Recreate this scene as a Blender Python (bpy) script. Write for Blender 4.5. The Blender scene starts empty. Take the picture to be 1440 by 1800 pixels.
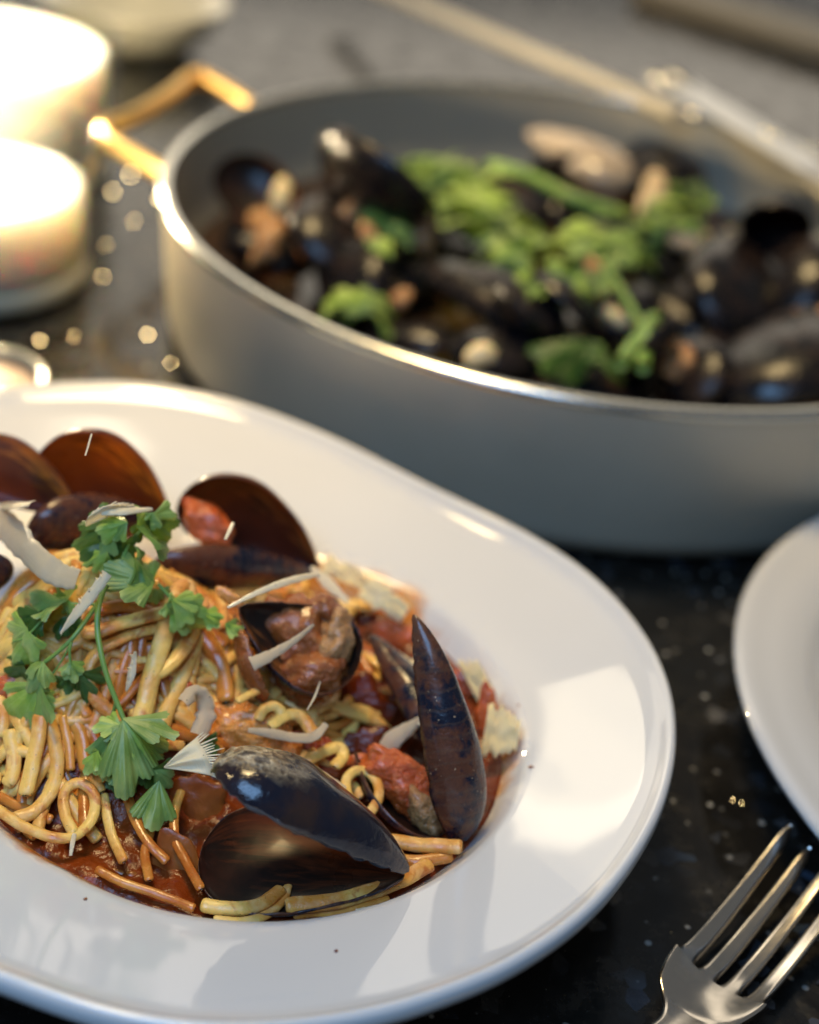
import bpy, math, random
from mathutils import Vector, Matrix, noise
random.seed(7)
S = bpy.context.scene
COL = S.collection
V = Vector
R = math.radians

# ---------------------------------------------------------------- camera
CAMH = 0.24
PITCH, ROLL, FPX = R(31.8), R(7.8), 2600.0
FWD = V((0, math.cos(PITCH), -math.sin(PITCH)))
_r = V((1, 0, 0)); _u = _r.cross(FWD)
RT = (_r * math.cos(ROLL) + _u * math.sin(ROLL)).normalized()
UP = (_u * math.cos(ROLL) - _r * math.sin(ROLL)).normalized()
EYE = V((0, 0, CAMH))
cd = bpy.data.cameras.new('camera'); cam = bpy.data.objects.new('camera', cd); COL.objects.link(cam)
cam.matrix_world = Matrix(((RT.x, UP.x, -FWD.x, 0), (RT.y, UP.y, -FWD.y, 0), (RT.z, UP.z, -FWD.z, CAMH), (0, 0, 0, 1)))
cd.sensor_fit = 'HORIZONTAL'; cd.sensor_width = 36.0; cd.lens = FPX / 1440 * 36
cd.clip_start = 0.01; cd.clip_end = 50
cd.dof.use_dof = True; cd.dof.focus_distance = 0.292; cd.dof.aperture_fstop = 8.2; cd.dof.aperture_blades = 0
S.camera = cam

# ---------------------------------------------------------------- light
W = bpy.data.worlds.new('World'); S.world = W; W.use_nodes = True
bg = W.node_tree.nodes['Background']
bg.inputs[0].default_value = (.92, .96, 1.0, 1); bg.inputs[1].default_value = 0.12
S.view_settings.view_transform = 'Standard'; S.view_settings.look = 'None'
S.view_settings.exposure = 0; S.view_settings.gamma = 1
S.cycles.use_denoising = True
S.cycles.max_bounces = 8; S.cycles.caustics_reflective = False; S.cycles.caustics_refractive = False
S.cycles.sample_clamp_indirect = 6

def area(name, loc, target, sx, sy, energy, color, rot=0):
    l = bpy.data.lights.new(name, 'AREA'); l.shape = 'RECTANGLE'; l.size = sx; l.size_y = sy
    l.energy = energy; l.color = color
    o = bpy.data.objects.new(name, l); COL.objects.link(o); o.location = loc
    d = V(target) - V(loc)
    o.rotation_mode = 'QUATERNION'
    q = d.to_track_quat('-Z', 'Y')
    o.rotation_quaternion = q @ Matrix.Rotation(rot, 3, 'Z').to_quaternion()
    return o
k_ = area('added_warm_key', (-.24, .62, 1.18), (-.07, .475, 0), .40, .28, 1.12, (1.0, .73, .35))  # added narrow-beam key panel, aimed so its light fades towards the near rim
k_.data.spread = R(36)
area('small_wall_lamp', (-.205, 1.20, .70), (.045, .24, .03), .16, .36, .62, (1.0, .86, .62))
area('added_back_panel', (-0.4, 2.6, 0.85), (0, .5, 0), 3.6, .9, 12, (1.0, .88, .70))  # added wide panel standing in for the lit wall; brightens counter reflections
area('added_cool_panel', (-0.12, -0.02, 0.46), (.0, .13, 0), .30, .24, 2.0, (.30, .57, 1.0))  # added panel close above the plate, so its blue light fades towards the back

# ---------------------------------------------------------------- pixel -> world helpers (photo pixels 1440 x 1800)
def ray(px, py):
    return FWD + RT * ((px - 720) / FPX) - UP * ((py - 900) / FPX)
def at(px, py, z):
    d = ray(px, py); t = (z - CAMH) / d.z
    return EYE + d * t
def cdir(a, b, c):           # right, up (in the picture), towards the camera
    return (RT * a + UP * b - FWD * c).normalized()

# ---------------------------------------------------------------- materials
class NT:
    def __init__(s, name):
        s.m = bpy.data.materials.new(name); s.m.use_nodes = True
        s.t = s.m.node_tree; s.b = s.t.nodes['Principled BSDF']; s.o = s.t.nodes['Material Output']
    def n(s, typ, **k):
        x = s.t.nodes.new(typ)
        for a, b in k.items(): setattr(x, a, b)
        return x
    def link(s, a, b): s.t.links.new(a, b)
    def set(s, **k):
        for a, b in k.items():
            i = s.b.inputs[a.replace('_', ' ')]
            if hasattr(b, 'is_output') or isinstance(b, bpy.types.NodeSocket): s.link(b, i)
            else: i.default_value = b if not isinstance(b, tuple) or len(b) != 3 else (*b, 1)
    def coord(s, which='Object', scale=1.0):
        tc = s.n('ShaderNodeTexCoord'); mp = s.n('ShaderNodeMapping')
        s.link(tc.outputs[which], mp.inputs[0]); mp.inputs['Scale'].default_value = (scale,) * 3 if not isinstance(scale, tuple) else scale
        return mp.outputs[0]
    def noise(s, co, scale, detail=3, rough=.5, dist=0):
        x = s.n('ShaderNodeTexNoise'); s.link(co, x.inputs['Vector'])
        x.inputs['Scale'].default_value = scale; x.inputs['Detail'].default_value = detail
        x.inputs['Roughness'].default_value = rough; x.inputs['Distortion'].default_value = dist
        return x.outputs[0]
    def vor(s, co, scale, feature='F1', out='Distance', rnd=1):
        x = s.n('ShaderNodeTexVoronoi', feature=feature); s.link(co, x.inputs['Vector']); x.inputs['Scale'].default_value = scale
        x.inputs['Randomness'].default_value = rnd
        return x.outputs[out]
    def ramp(s, fac, stops, interp='LINEAR'):
        x = s.n('ShaderNodeValToRGB'); s.link(fac, x.inputs[0]); cr = x.color_ramp; cr.interpolation = interp
        while len(cr.elements) < len(stops): cr.elements.new(.5)
        for e, (p, c) in zip(cr.elements, stops):
            e.position = p; e.color = (*c, 1) if isinstance(c, tuple) else (c, c, c, 1)
        return x.outputs[0]
    def mix(s, fac, a, b, mode='MIX'):
        x = s.n('ShaderNodeMix', data_type='RGBA', blend_type=mode)
        for i, vv in ((0, fac), (6, a), (7, b)):
            if isinstance(vv, bpy.types.NodeSocket): s.link(vv, x.inputs[i])
            else: x.inputs[i].default_value = (*vv, 1) if isinstance(vv, tuple) else vv
        return x.outputs[2]
    def math(s, op, a, b=0.0, c=None):
        x = s.n('ShaderNodeMath', operation=op)
        for i, vv in ((0, a), (1, b)) + (((2, c),) if c is not None else ()):
            if isinstance(vv, bpy.types.NodeSocket): s.link(vv, x.inputs[i])
            else: x.inputs[i].default_value = vv
        return x.outputs[0]
    def bump(s, h, strength=.3, dist=.001, prev=None):
        x = s.n('ShaderNodeBump'); s.link(h, x.inputs['Height']); x.inputs['Strength'].default_value = strength
        x.inputs['Distance'].default_value = dist
        if prev is not None: s.link(prev, x.inputs['Normal'])
        return x.outputs[0]
    def rnd(s):
        return s.n('ShaderNodeObjectInfo').outputs['Random']

M = {}
def simple(name, col, rough=.5, **k):
    t = NT(name); t.set(Base_Color=col, Roughness=rough)
    for a, b in k.items(): t.b.inputs[a.replace('_', ' ')].default_value = b
    M[name] = t.m; return t

# black granite
t = NT('black_granite'); co = t.coord('Object')
cell = t.n('ShaderNodeTexVoronoi'); t.link(co, cell.inputs['Vector']); cell.inputs['Scale'].default_value = 230
sep = t.n('ShaderNodeSeparateColor'); t.link(cell.outputs['Color'], sep.inputs[0])
patch = t.noise(co, 22, 4, .6)
chip = t.ramp(sep.outputs[0], [(0, 0.0), (.86, 0.0), (.93, .35), (1, 1.0)])
chip = t.math('MULTIPLY', chip, t.ramp(patch, [(.42, .05), (.62, 1.0)]))
base = t.mix(t.noise(co, 60, 5, .65), (.004, .004, .004), (.016, .014, .011))
cl = t.vor(co, 900, out='Distance')
base = t.mix(t.ramp(cl, [(.0, .5), (.12, 0.0)]), base, (.12, .12, .12))
base = t.mix(t.ramp(t.noise(co, 75, 5, .7), [(.50, 0.0), (.64, .5)]), base, (.030, .027, .023))
vs2 = t.n('ShaderNodeTexVoronoi'); t.link(co, vs2.inputs['Vector']); vs2.inputs['Scale'].default_value = 330; sp2_ = t.n('ShaderNodeSeparateColor'); t.link(vs2.outputs['Color'], sp2_.inputs[0])
spk = t.math('MULTIPLY', t.ramp(vs2.outputs['Distance'], [(.18, 1.0), (.30, 0.0)]), t.ramp(sp2_.outputs[0], [(.88, 0.0), (.92, .9)], 'LINEAR'))
base = t.mix(spk, base, t.mix(sp2_.outputs[1], (.16, .15, .13), (.45, .44, .40)))
colr = t.mix(chip, base, t.mix(sep.outputs[1], (.05, .085, .14), (.14, .13, .115)))
t.set(Base_Color=colr, Roughness=t.ramp(t.noise(co, 60, 6, .75), [(.38, .09), (.50, .14), (.62, .36)]), IOR=1.55,
      Normal=t.bump(t.noise(co, 180, 4, .6), .12, .0004))
M['granite'] = t.m

# porcelain
t = NT('white_porcelain'); co = t.coord('Object')
t.set(Base_Color=t.mix(t.noise(co, 30, 4), (.625, .62, .60), (.66, .655, .64)), Roughness=t.ramp(t.noise(co, 55, 4, .6), [(.35, .04), (.7, .08)]), IOR=1.5,
      Normal=t.bump(t.noise(co, 38, 2), .05, .0006))
t.b.inputs['Coat Weight'].default_value = .6; t.b.inputs['Coat Roughness'].default_value = .018
M['porcelain'] = t.m

# mussel shell outside
t = NT('mussel_shell_outside'); uv = t.n('ShaderNodeUVMap').outputs[0]; co = t.coord('Object')
sx = t.n('ShaderNodeSeparateXYZ'); t.link(uv, sx.inputs[0])
n1 = t.noise(co, 260, 5, .6); n2 = t.noise(co, 90, 4, .6)
lines = t.noise(co, 34, 5, .7, 1.2)
n5 = t.noise(co, 230, 6, .72, .4); c = t.mix(t.ramp(t.math('ADD', t.math('MULTIPLY', n2, .5), t.math('MULTIPLY', n5, .5)), [(.45, 0.0), (.53, 1.0)]), (.006, .009, .022), (.100, .036, .020))
edge = t.ramp(sx.outputs[0], [(0, .8), (.16, .25), (.32, 0.0)])
gl_ = t.math('SINE', t.math('ADD', t.math('MULTIPLY', t.math('POWER', sx.outputs[0], 1.3), 95), t.math('MULTIPLY', n2, 10))); c = t.mix(t.ramp(gl_, [(.70, 0.0), (1.0, .35)]), c, (.10, .06, .04)); c = t.mix(t.math('MULTIPLY', edge, n1), c, (.14, .075, .04))
c = t.mix(t.ramp(n1, [(.60, 0.0), (.72, .6)]), c, (.16, .07, .035)); c = t.mix(t.ramp(t.noise(co, 900, 2), [(.70, 0.0), (.76, .8)]), c, (.45, .32, .2))
t.set(Base_Color=c, Roughness=t.ramp(n1, [(.35, .10), (.62, .40)]), IOR=1.5,
      Normal=t.bump(n1, .5, .0006, t.bump(lines, .35, .0014)))
t.b.inputs['Specular IOR Level'].default_value = .28; t.b.inputs['Coat Weight'].default_value = .35; t.b.inputs['Coat Roughness'].default_value = .09
M['shell_out'] = t.m
t = NT('mussel_shell_black'); co = t.coord('Object'); n = t.noise(co, 120, 4, .6)
t.set(Base_Color=t.mix(t.ramp(n, [(.45, 0.0), (.7, 1.0)]), (.006, .006, .008), (.028, .016, .012)), Roughness=t.ramp(n, [(.3, .16), (.7, .38)]), Normal=t.bump(n, .4, .0012)); t.b.inputs['Specular IOR Level'].default_value = .35
M['shell_black'] = t.m
# encrusted sandy top of the front shell uses its own material
t = NT('mussel_shell_crusted'); uv = t.n('ShaderNodeUVMap').outputs[0]; co = t.coord('Object')
sx = t.n('ShaderNodeSeparateXYZ'); t.link(uv, sx.inputs[0])
n1 = t.noise(co, 300, 5, .65); n2 = t.noise(co, 80, 4, .6); n3 = t.noise(co, 620, 3, .6)
c = t.mix(t.ramp(n2, [(.45, 0.0), (.66, 1.0)]), (.006, .008, .018), (.035, .018, .014))
crust = t.math('MULTIPLY', t.ramp(sx.outputs[0], [(.62, 0.0), (.82, 1.0)]), t.ramp(t.math('ADD', sx.outputs[1], t.math('MULTIPLY', n2, .35)), [(.78, 1.0), (.95, 0.0)]))
top = t.math('MULTIPLY', t.ramp(t.math('ADD', sx.outputs[1], t.math('MULTIPLY', n2, .3)), [(.44, .8), (.56, 0.0)]), 1.0)
umb = t.math('MULTIPLY', t.ramp(sx.outputs[0], [(.03, .8), (.24, 0.0)]), t.ramp(n1, [(.4, .15), (.6, 1.0)]))
c = t.mix(umb, c, (.16, .10, .07))
c = t.mix(t.math('MULTIPLY', crust, t.ramp(n1, [(.40, .1), (.52, 1.0)])), c, t.mix(t.ramp(n3, [(.35, 0.0), (.65, 1.0)]), (.20, .13, .06), (.66, .54, .34)))
t.set(Base_Color=c, Roughness=t.mix(crust, t.ramp(n1, [(.3, .08), (.7, .26)]), (.42, .42, .42)), IOR=1.5,
      Normal=t.bump(t.math('MULTIPLY', n3, t.math('ADD', crust, .12)), 1.0, .0016, t.bump(n2, .35, .0020)))
t.b.inputs['Specular IOR Level'].default_value = .30; t.b.inputs['Coat Weight'].default_value = .5; t.b.inputs['Coat Roughness'].default_value = .07
M['shell_crust'] = t.m
# insides
def inside(name, dark, warm, lo, hi):
    t = NT(name); uv = t.n('ShaderNodeUVMap').outputs[0]; co = t.coord('Object')
    sx = t.n('ShaderNodeSeparateXYZ'); t.link(uv, sx.inputs[0])
    mp = t.n('ShaderNodeMapping'); t.link(uv, mp.inputs[0]); mp.inputs['Scale'].default_value = (1.5, 7, 1)
    st = t.noise(mp.outputs[0], 3, 4, .6, .6)
    n = t.noise(co, 70, 4, .6)
    f = t.math('ADD', t.math('MULTIPLY', sx.outputs[1], .75), t.math('MULTIPLY', t.math('SUBTRACT', st, .5), .9))
    f = t.math('SUBTRACT', f, t.math('MULTIPLY', t.math('POWER', sx.outputs[0], 3.0), .30))
    c = t.mix(t.ramp(f, [(lo, 0.0), (hi, 1.0)]), dark, warm)
    c = t.mix(t.ramp(n, [(.5, 0.0), (.75, .35)]), c, (.10, .02, .008))
    t.b.inputs['Specular IOR Level'].default_value = .10 if 'dark' in name else .22
    t.set(Base_Color=c, Roughness=t.ramp(n, [(.3, .22), (.7, .45)]), Normal=t.bump(n, .25, .0008))
    t.b.inputs['Coat Weight'].default_value = 0 if 'dark' in name else .15; t.b.inputs['Coat Roughness'].default_value = .12
    M[name] = t.m
inside('shell_in_orange_glow', (.035, .010, .006), (.85, .27, .015), .34, .64)  # orange along one edge paints the backlight glowing through the thin shell
inside('shell_in_brown', (.014, .009, .007), (.40, .14, .028), .42, .76)
inside('shell_in_saucy', (.014, .007, .005), (.13, .032, .010), .25, .60)
inside('shell_in_dark', (.010, .006, .005), (.050, .018, .008), .35, .9)

def thin(src, name, col, fac):
    m = M[src].copy(); m.name = name; t = m.node_tree; out = [n for n in t.nodes if n.type == 'OUTPUT_MATERIAL'][0]; b = [n for n in t.nodes if n.type == 'BSDF_PRINCIPLED'][0]
    tr = t.nodes.new('ShaderNodeBsdfTranslucent'); tr.inputs[0].default_value = (*col, 1); ms = t.nodes.new('ShaderNodeMixShader')
    r_ = t.nodes.new('ShaderNodeTexNoise'); r_.inputs['Scale'].default_value = 60; tc = t.nodes.new('ShaderNodeTexCoord'); t.links.new(tc.outputs['Object'], r_.inputs['Vector'])
    mr = t.nodes.new('ShaderNodeMath'); mr.operation = 'MULTIPLY'; mr.inputs[1].default_value = fac * 2; t.links.new(r_.outputs[0], mr.inputs[0])
    t.links.new(mr.outputs[0], ms.inputs[0]); t.links.new(b.outputs[0], ms.inputs[1]); t.links.new(tr.outputs[0], ms.inputs[2]); t.links.new(ms.outputs[0], out.inputs[0])
    M[name] = m
thin('shell_in_orange_glow', 'thin_orange', (1.0, .34, .03), .13); thin('shell_out', 'thin_out', (1.0, .55, .25), .28)
thin('shell_in_brown', 'thin_brown', (.8, .26, .04), .05)

# sauce
t = NT('tomato_sauce'); co = t.coord('Object')
n = t.noise(co, 70, 5, .6, .4); n2 = t.noise(co, 420, 4, .6)
lr = t.noise(co, 28, 3, .5)
c = t.mix(t.ramp(n, [(.36, 0.0), (.66, 1.0)]), (.055, .009, .002), (.20, .032, .004))
c = t.mix(t.ramp(lr, [(.56, 0.0), (.76, .45)]), c, (.42, .09, .012))
t.set(Base_Color=c, Roughness=t.ramp(n2, [(.3, .10), (.7, .30)]), Normal=t.bump(n2, .45, .0010, t.bump(t.noise(co, 150, 3, .5), .5, .0022)))
t.b.inputs['Subsurface Weight'].default_value = .0; t.b.inputs['Subsurface Radius'].default_value = (1, .25, .08); t.b.inputs['Subsurface Scale'].default_value = .003
t.b.inputs['Specular IOR Level'].default_value = .32; t.b.inputs['Coat Weight'].default_value = .05; t.b.inputs['Coat Roughness'].default_value = .05
M['sauce'] = t.m
def pulp(name, c1, c2, c3):
    t = NT(name); co = t.coord('Object')
    n = t.noise(co, 90, 5, .6, .3); n2 = t.noise(co, 520, 4, .6); sp = t.vor(co, 420)
    c = t.mix(t.ramp(n, [(.35, 0.0), (.65, 1.0)]), c1, c2)
    c = t.mix(t.ramp(n2, [(.55, 0.0), (.72, .6)]), c, c3)
    c = t.mix(t.ramp(sp, [(.05, .8), (.12, 0.0)]), c, (.05, .02, .01))
    t.set(Base_Color=c, Roughness=t.ramp(n2, [(.3, .12), (.7, .34)]), Normal=t.bump(n2, .9, .0016, t.bump(n, .6, .003)))
    t.b.inputs['Subsurface Weight'].default_value = .12; t.b.inputs['Subsurface Radius'].default_value = (1, .35, .12); t.b.inputs['Subsurface Scale'].default_value = .004
    t.b.inputs['Coat Weight'].default_value = .4; t.b.inputs['Coat Roughness'].default_value = .1
    M[name] = t.m
pulp('pulp_orange', (.55, .16, .025), (.76, .31, .06), (.82, .45, .17))
pulp('pulp_red', (.42, .055, .012), (.62, .13, .022), (.60, .22, .08))
pulp('pulp_brown', (.17, .038, .008), (.38, .11, .02), (.50, .21, .06))
pulp('meat_tan', (.30, .13, .045), (.52, .27, .10), (.60, .36, .18))

t = NT('stewed_onion'); co = t.coord('Object'); n = t.noise(co, 55, 4, .55, .5); n2 = t.noise(co, 240, 4, .6, 1.5)
t.set(Base_Color=t.mix(t.ramp(n, [(.36, 0.0), (.64, 1.0)]), (.17, .040, .007), (.36, .12, .022)), Roughness=.24, Normal=t.bump(n2, .16, .0008, t.bump(n, .3, .002)))
t.b.inputs['Specular IOR Level'].default_value = .35; t.b.inputs['Subsurface Weight'].default_value = .15; t.b.inputs['Subsurface Radius'].default_value = (1, .35, .1); t.b.inputs['Subsurface Scale'].default_value = .003
M['onion_brown'] = t.m
# pasta
t = NT('linguine_pasta'); co = t.coord('Object')
n = t.noise(co, 60, 4, .55, .3); n2 = t.noise(co, 300, 3); sp = t.vor(co, 520); r = t.rnd()
c = t.mix(t.math('ADD', t.ramp(n, [(.42, 0.0), (.60, .85)]), t.math('MULTIPLY', r, .12)), (.84, .54, .13), (.60, .19, .022))
c = t.mix(t.ramp(n2, [(.52, 0.0), (.75, .6)]), c, (.86, .62, .27))
n4 = t.noise(co, 130, 4, .65, .8); c = t.mix(t.ramp(n4, [(.56, 0.0), (.66, .75)]), c, (.42, .085, .012))
c = t.mix(t.ramp(sp, [(.04, .85), (.10, 0.0)]), c, (.06, .03, .01))
t.set(Base_Color=c, Roughness=t.ramp(t.noise(co, 700, 3, .6), [(.35, .20), (.6, .55)]), Normal=t.bump(t.noise(co, 900, 4, .65), .35, .0004, t.bump(n4, .4, .0010)))
t.b.inputs['Subsurface Weight'].default_value = .12; t.b.inputs['Subsurface Radius'].default_value = (1, .6, .25); t.b.inputs['Subsurface Scale'].default_value = .0022
t.b.inputs['Coat Weight'].default_value = .12; t.b.inputs['Coat Roughness'].default_value = .15
M['pasta'] = t.m
t = NT('sauce_stained_pasta'); co = t.coord('Object')
n = t.noise(co, 70, 4, .55, .3); n2 = t.noise(co, 300, 3)
c = t.mix(t.ramp(n, [(.36, 0.0), (.64, 1.0)]), (.68, .31, .055), (.42, .11, .012))
t.set(Base_Color=c, Roughness=t.ramp(n2, [(.3, .15), (.7, .35)]), Normal=t.bump(n2, .3, .0008))
t.b.inputs['Subsurface Weight'].default_value = .2; t.b.inputs['Subsurface Radius'].default_value = (1, .45, .15); t.b.inputs['Subsurface Scale'].default_value = .002
t.b.inputs['Coat Weight'].default_value = .10; t.b.inputs['Coat Roughness'].default_value = .18
M['pasta_red'] = t.m

# cheese
def cheese(name, c1, c2, ridge=False, sss=.3):
    t = NT(name); uv = t.n('ShaderNodeUVMap').outputs[0]; co = t.coord('Object')
    n = t.noise(co, 160, 4, .6); sp = t.vor(co, 380)
    c = t.mix(n, c1, c2)
    c = t.mix(t.ramp(sp, [(.03, .85), (.08, 0.0)]), c, (.10, .06, .03))
    mp = t.n('ShaderNodeMapping'); t.link(uv, mp.inputs[0]); mp.inputs['Scale'].default_value = (2, 26, 1)
    st = t.noise(mp.outputs[0], 1.6, 3, .6)
    t.set(Base_Color=c, Roughness=.38, Normal=t.bump(st, .5, .0006, t.bump(n, .25, .0006)))
    t.b.inputs['Subsurface Weight'].default_value = sss; t.b.inputs['Subsurface Radius'].default_value = (1, .8, .5); t.b.inputs['Subsurface Scale'].default_value = .002
    tr = t.n('ShaderNodeBsdfTranslucent'); t.link(c, tr.inputs[0]); ms = t.n('ShaderNodeMixShader'); ms.inputs[0].default_value = .26
    t.link(t.b.outputs[0], ms.inputs[1]); t.link(tr.outputs[0], ms.inputs[2]); t.link(ms.outputs[0], t.o.inputs[0])
    M[name] = t.m
cheese('cheese', (.93, .80, .50), (.97, .89, .66))
cheese('cheese_wet', (.78, .56, .32), (.86, .70, .46))
cheese('cheese_grey', (.56, .47, .30), (.68, .60, .44))
cheese('cheese_yellow', (.92, .74, .38), (.96, .86, .58))

# parsley
def leafmat(name, c1, c2, c3):
    t = NT(name); uv = t.n('ShaderNodeUVMap').outputs[0]; co = t.coord('Object')
    sx = t.n('ShaderNodeSeparateXYZ'); t.link(uv, sx.inputs[0])
    n = t.noise(co, 130, 4, .6)
    vein = t.math('ABSOLUTE', t.math('SINE', t.math('MULTIPLY', t.math('ADD', sx.outputs[1], .5), 3.14159)))
    veinb = t.math('ABSOLUTE', t.math('SINE', t.math('MULTIPLY', t.math('ADD', sx.outputs[1], t.math('MULTIPLY', sx.outputs[0], .5)), 3.14159 * 5)))
    c = t.mix(n, c1, c2)
    c = t.mix(t.ramp(vein, [(0, .30), (.12, 0.0)]), c, c3); c = t.mix(t.ramp(n, [(.45, 0.0), (.7, .45)]), c, c3)
    c = t.mix(t.math('MULTIPLY', t.math('POWER', sx.outputs[0], 5.0), .55), c, c3)
    t.set(Base_Color=c, Roughness=.40, Normal=t.bump(n, .5, .0008))
    tr = t.n('ShaderNodeBsdfTranslucent'); t.link(t.mix(.5, c, (.25, .42, .03)), tr.inputs[0])
    ms = t.n('ShaderNodeMixShader'); ms.inputs[0].default_value = .26
    t.link(t.b.outputs[0], ms.inputs[1]); t.link(tr.outputs[0], ms.inputs[2]); t.link(ms.outputs[0], t.o.inputs[0])
    M[name] = t.m
leafmat('leaf', (.13, .25, .05), (.23, .36, .08), (.46, .55, .20))
leafmat('leaf_bright', (.22, .38, .04), (.38, .54, .08), (.62, .70, .28))
leafmat('leaf_dark', (.025, .075, .012), (.05, .125, .02), (.13, .22, .05))
t = simple('stem', (.17, .30, .06), .35); t.b.inputs['Subsurface Weight'].default_value = .15; t.b.inputs['Subsurface Scale'].default_value = .001

# metals
t = NT('grey_anodised_pot'); co = t.coord('Object')
nn = t.noise(co, 25, 5, .7)
t.set(Base_Color=t.mix(nn, (.50, .43, .31), (.59, .51, .38)), Metallic=.25, Roughness=t.ramp(nn, [(.35, .40), (.65, .52)])); M['pot'] = t.m
t = NT('pot_inside'); co = t.coord('Object')
t.set(Base_Color=(.50, .45, .34), Metallic=.25, Roughness=t.ramp(t.noise(co, 40, 3), [(.3, .38), (.7, .5)])); M['pot_in'] = t.m
simple('pot_rim_metal', (.78, .77, .70), .22, Metallic=1.0)
t = NT('brushed_gold'); t.set(Base_Color=(.86, .57, .20), Metallic=1.0, Roughness=.30); M['gold'] = t.m
t = NT('brushed_steel'); co = t.coord('Object'); n = t.noise(co, 500, 3)
t.set(Base_Color=(.72, .67, .60), Metallic=1.0, Roughness=t.ramp(n, [(.3, .17), (.7, .23)])); M['steel'] = t.m
simple('shell_glint_tint', (.42, .34, .26), .14)  # shell outside coloured pale to paint in its glint
simple('tong_steel', (.70, .70, .70), .33, Metallic=1.0)
simple('pale_handle', (.62, .56, .45), .35)
simple('board_wood', (.50, .40, .26), .5)
simple('broth', (.035, .018, .008), .12)
simple('onion', (.70, .58, .32), .3, Subsurface_Weight=.3, Subsurface_Scale=.004)
simple('wax', (.95, .91, .84), .45, Subsurface_Weight=1.0, Subsurface_Scale=.014, Subsurface_Radius=(1, .72, .50))
simple('wick', (.02, .018, .015), .8)
t = NT('flame'); t.set(Base_Color=(0, 0, 0), Emission_Color=(1, .70, .34)); t.b.inputs['Emission Strength'].default_value = 90; M['flame'] = t.m
t = NT('clear_glass'); lw = t.n('ShaderNodeLayerWeight'); lw.inputs[0].default_value = .5; frf = t.math('ADD', t.math('MULTIPLY', t.math('POWER', lw.outputs['Facing'], 4.0), .6), .04)
tp = t.n('ShaderNodeBsdfTransparent'); tp.inputs[0].default_value = (.93, .94, .93, 1); gl = t.n('ShaderNodeBsdfGlossy'); gl.inputs['Roughness'].default_value = .03
ms = t.n('ShaderNodeMixShader'); t.link(frf, ms.inputs[0]); t.link(tp.outputs[0], ms.inputs[1]); t.link(gl.outputs[0], ms.inputs[2]); t.link(ms.outputs[0], t.o.inputs[0]); M['glass'] = t.m
t = NT('glow_tinted_glass'); t.set(Base_Color=(.95, .88, .66), Roughness=.25); t.b.inputs['Transmission Weight'].default_value = .35; M['glow_tint'] = t.m  # cream yellow colour paints in candle light caught by clear glass
simple('jam_tan', (.36, .22, .13), .4)
t = NT('mineral_glint'); t.set(Base_Color=(.95, .93, .86), Metallic=1.0, Roughness=.18); M['glint'] = t.m

# ---------------------------------------------------------------- mesh helpers
def mk(name, verts, faces, mats, parent=None, smooth=True, fm=None, uvs=None):
    me = bpy.data.meshes.new(name); me.from_pydata([tuple(p) for p in verts], [], faces)
    if not isinstance(mats, (list, tuple)): mats = [mats]
    for m in mats: me.materials.append(M[m])
    if fm: me.polygons.foreach_set('material_index', fm)
    if uvs:
        ul = me.uv_layers.new(name='UVMap')
        for l in me.loops: ul.data[l.index].uv = uvs[l.vertex_index]
    if smooth: me.polygons.foreach_set('use_smooth', [True] * len(me.polygons))
    me.update()
    o = bpy.data.objects.new(name, me); COL.objects.link(o)
    if parent is not None: o.parent = parent; o.matrix_parent_inverse = parent.matrix_world.inverted()
    return o
def tag(o, label=None, cat=None, group=None, kind=None):
    if label: o['label'] = label
    if cat: o['category'] = cat
    if group: o['group'] = group
    if kind: o['kind'] = kind
    return o
def empty(name, loc, label, cat, group=None):
    o = bpy.data.objects.new(name, None); COL.objects.link(o); o.location = loc; o.empty_display_size = .01
    o.matrix_world = Matrix.Translation(loc)
    return tag(o, label, cat, group)

def grid_faces(nu, nv, off=0, closeu=False, closev=False, flip=False):
    f = []
    for i in range(nu if closeu else nu - 1):
        for j in range(nv if closev else nv - 1):
            a = off + i * nv + j; b = off + ((i + 1) % nu) * nv + j
            c = off + ((i + 1) % nu) * nv + (j + 1) % nv; d = off + i * nv + (j + 1) % nv
            f.append((a, d, c, b) if flip else (a, b, c, d))
    return f

def lathe(name, prof, centre, mat, parent=None, n=128, rfun=None, fm=None, noisy=0):
    v = []; cx, cy, cz = centre
    for i in range(n):
        a = 2 * math.pi * i / n
        for (r, z) in prof:
            rr = rfun(a, r, z) if rfun else r
            v.append((cx + rr * math.cos(a), cy + rr * math.sin(a), cz + z))
    f = grid_faces(n, len(prof), closeu=True)
    mi = None
    if fm: mi = [fm[k % (len(prof) - 1)] for k in range(len(f))]
    return mk(name, v, f, mat, parent, fm=mi)

def catmull(P, n=8, closed=False):
    out = []; L = len(P)
    for i in range(L - 1):
        p0 = P[max(i - 1, 0)]; p1 = P[i]; p2 = P[i + 1]; p3 = P[min(i + 2, L - 1)]
        for k in range(n):
            t = k / n
            out.append(.5 * ((2 * p1) + (p2 - p0) * t + (2 * p0 - 5 * p1 + 4 * p2 - p3) * t * t + (3 * p1 - p0 - 3 * p2 + p3) * t ** 3))
    out.append(P[-1].copy()); return out

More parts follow.
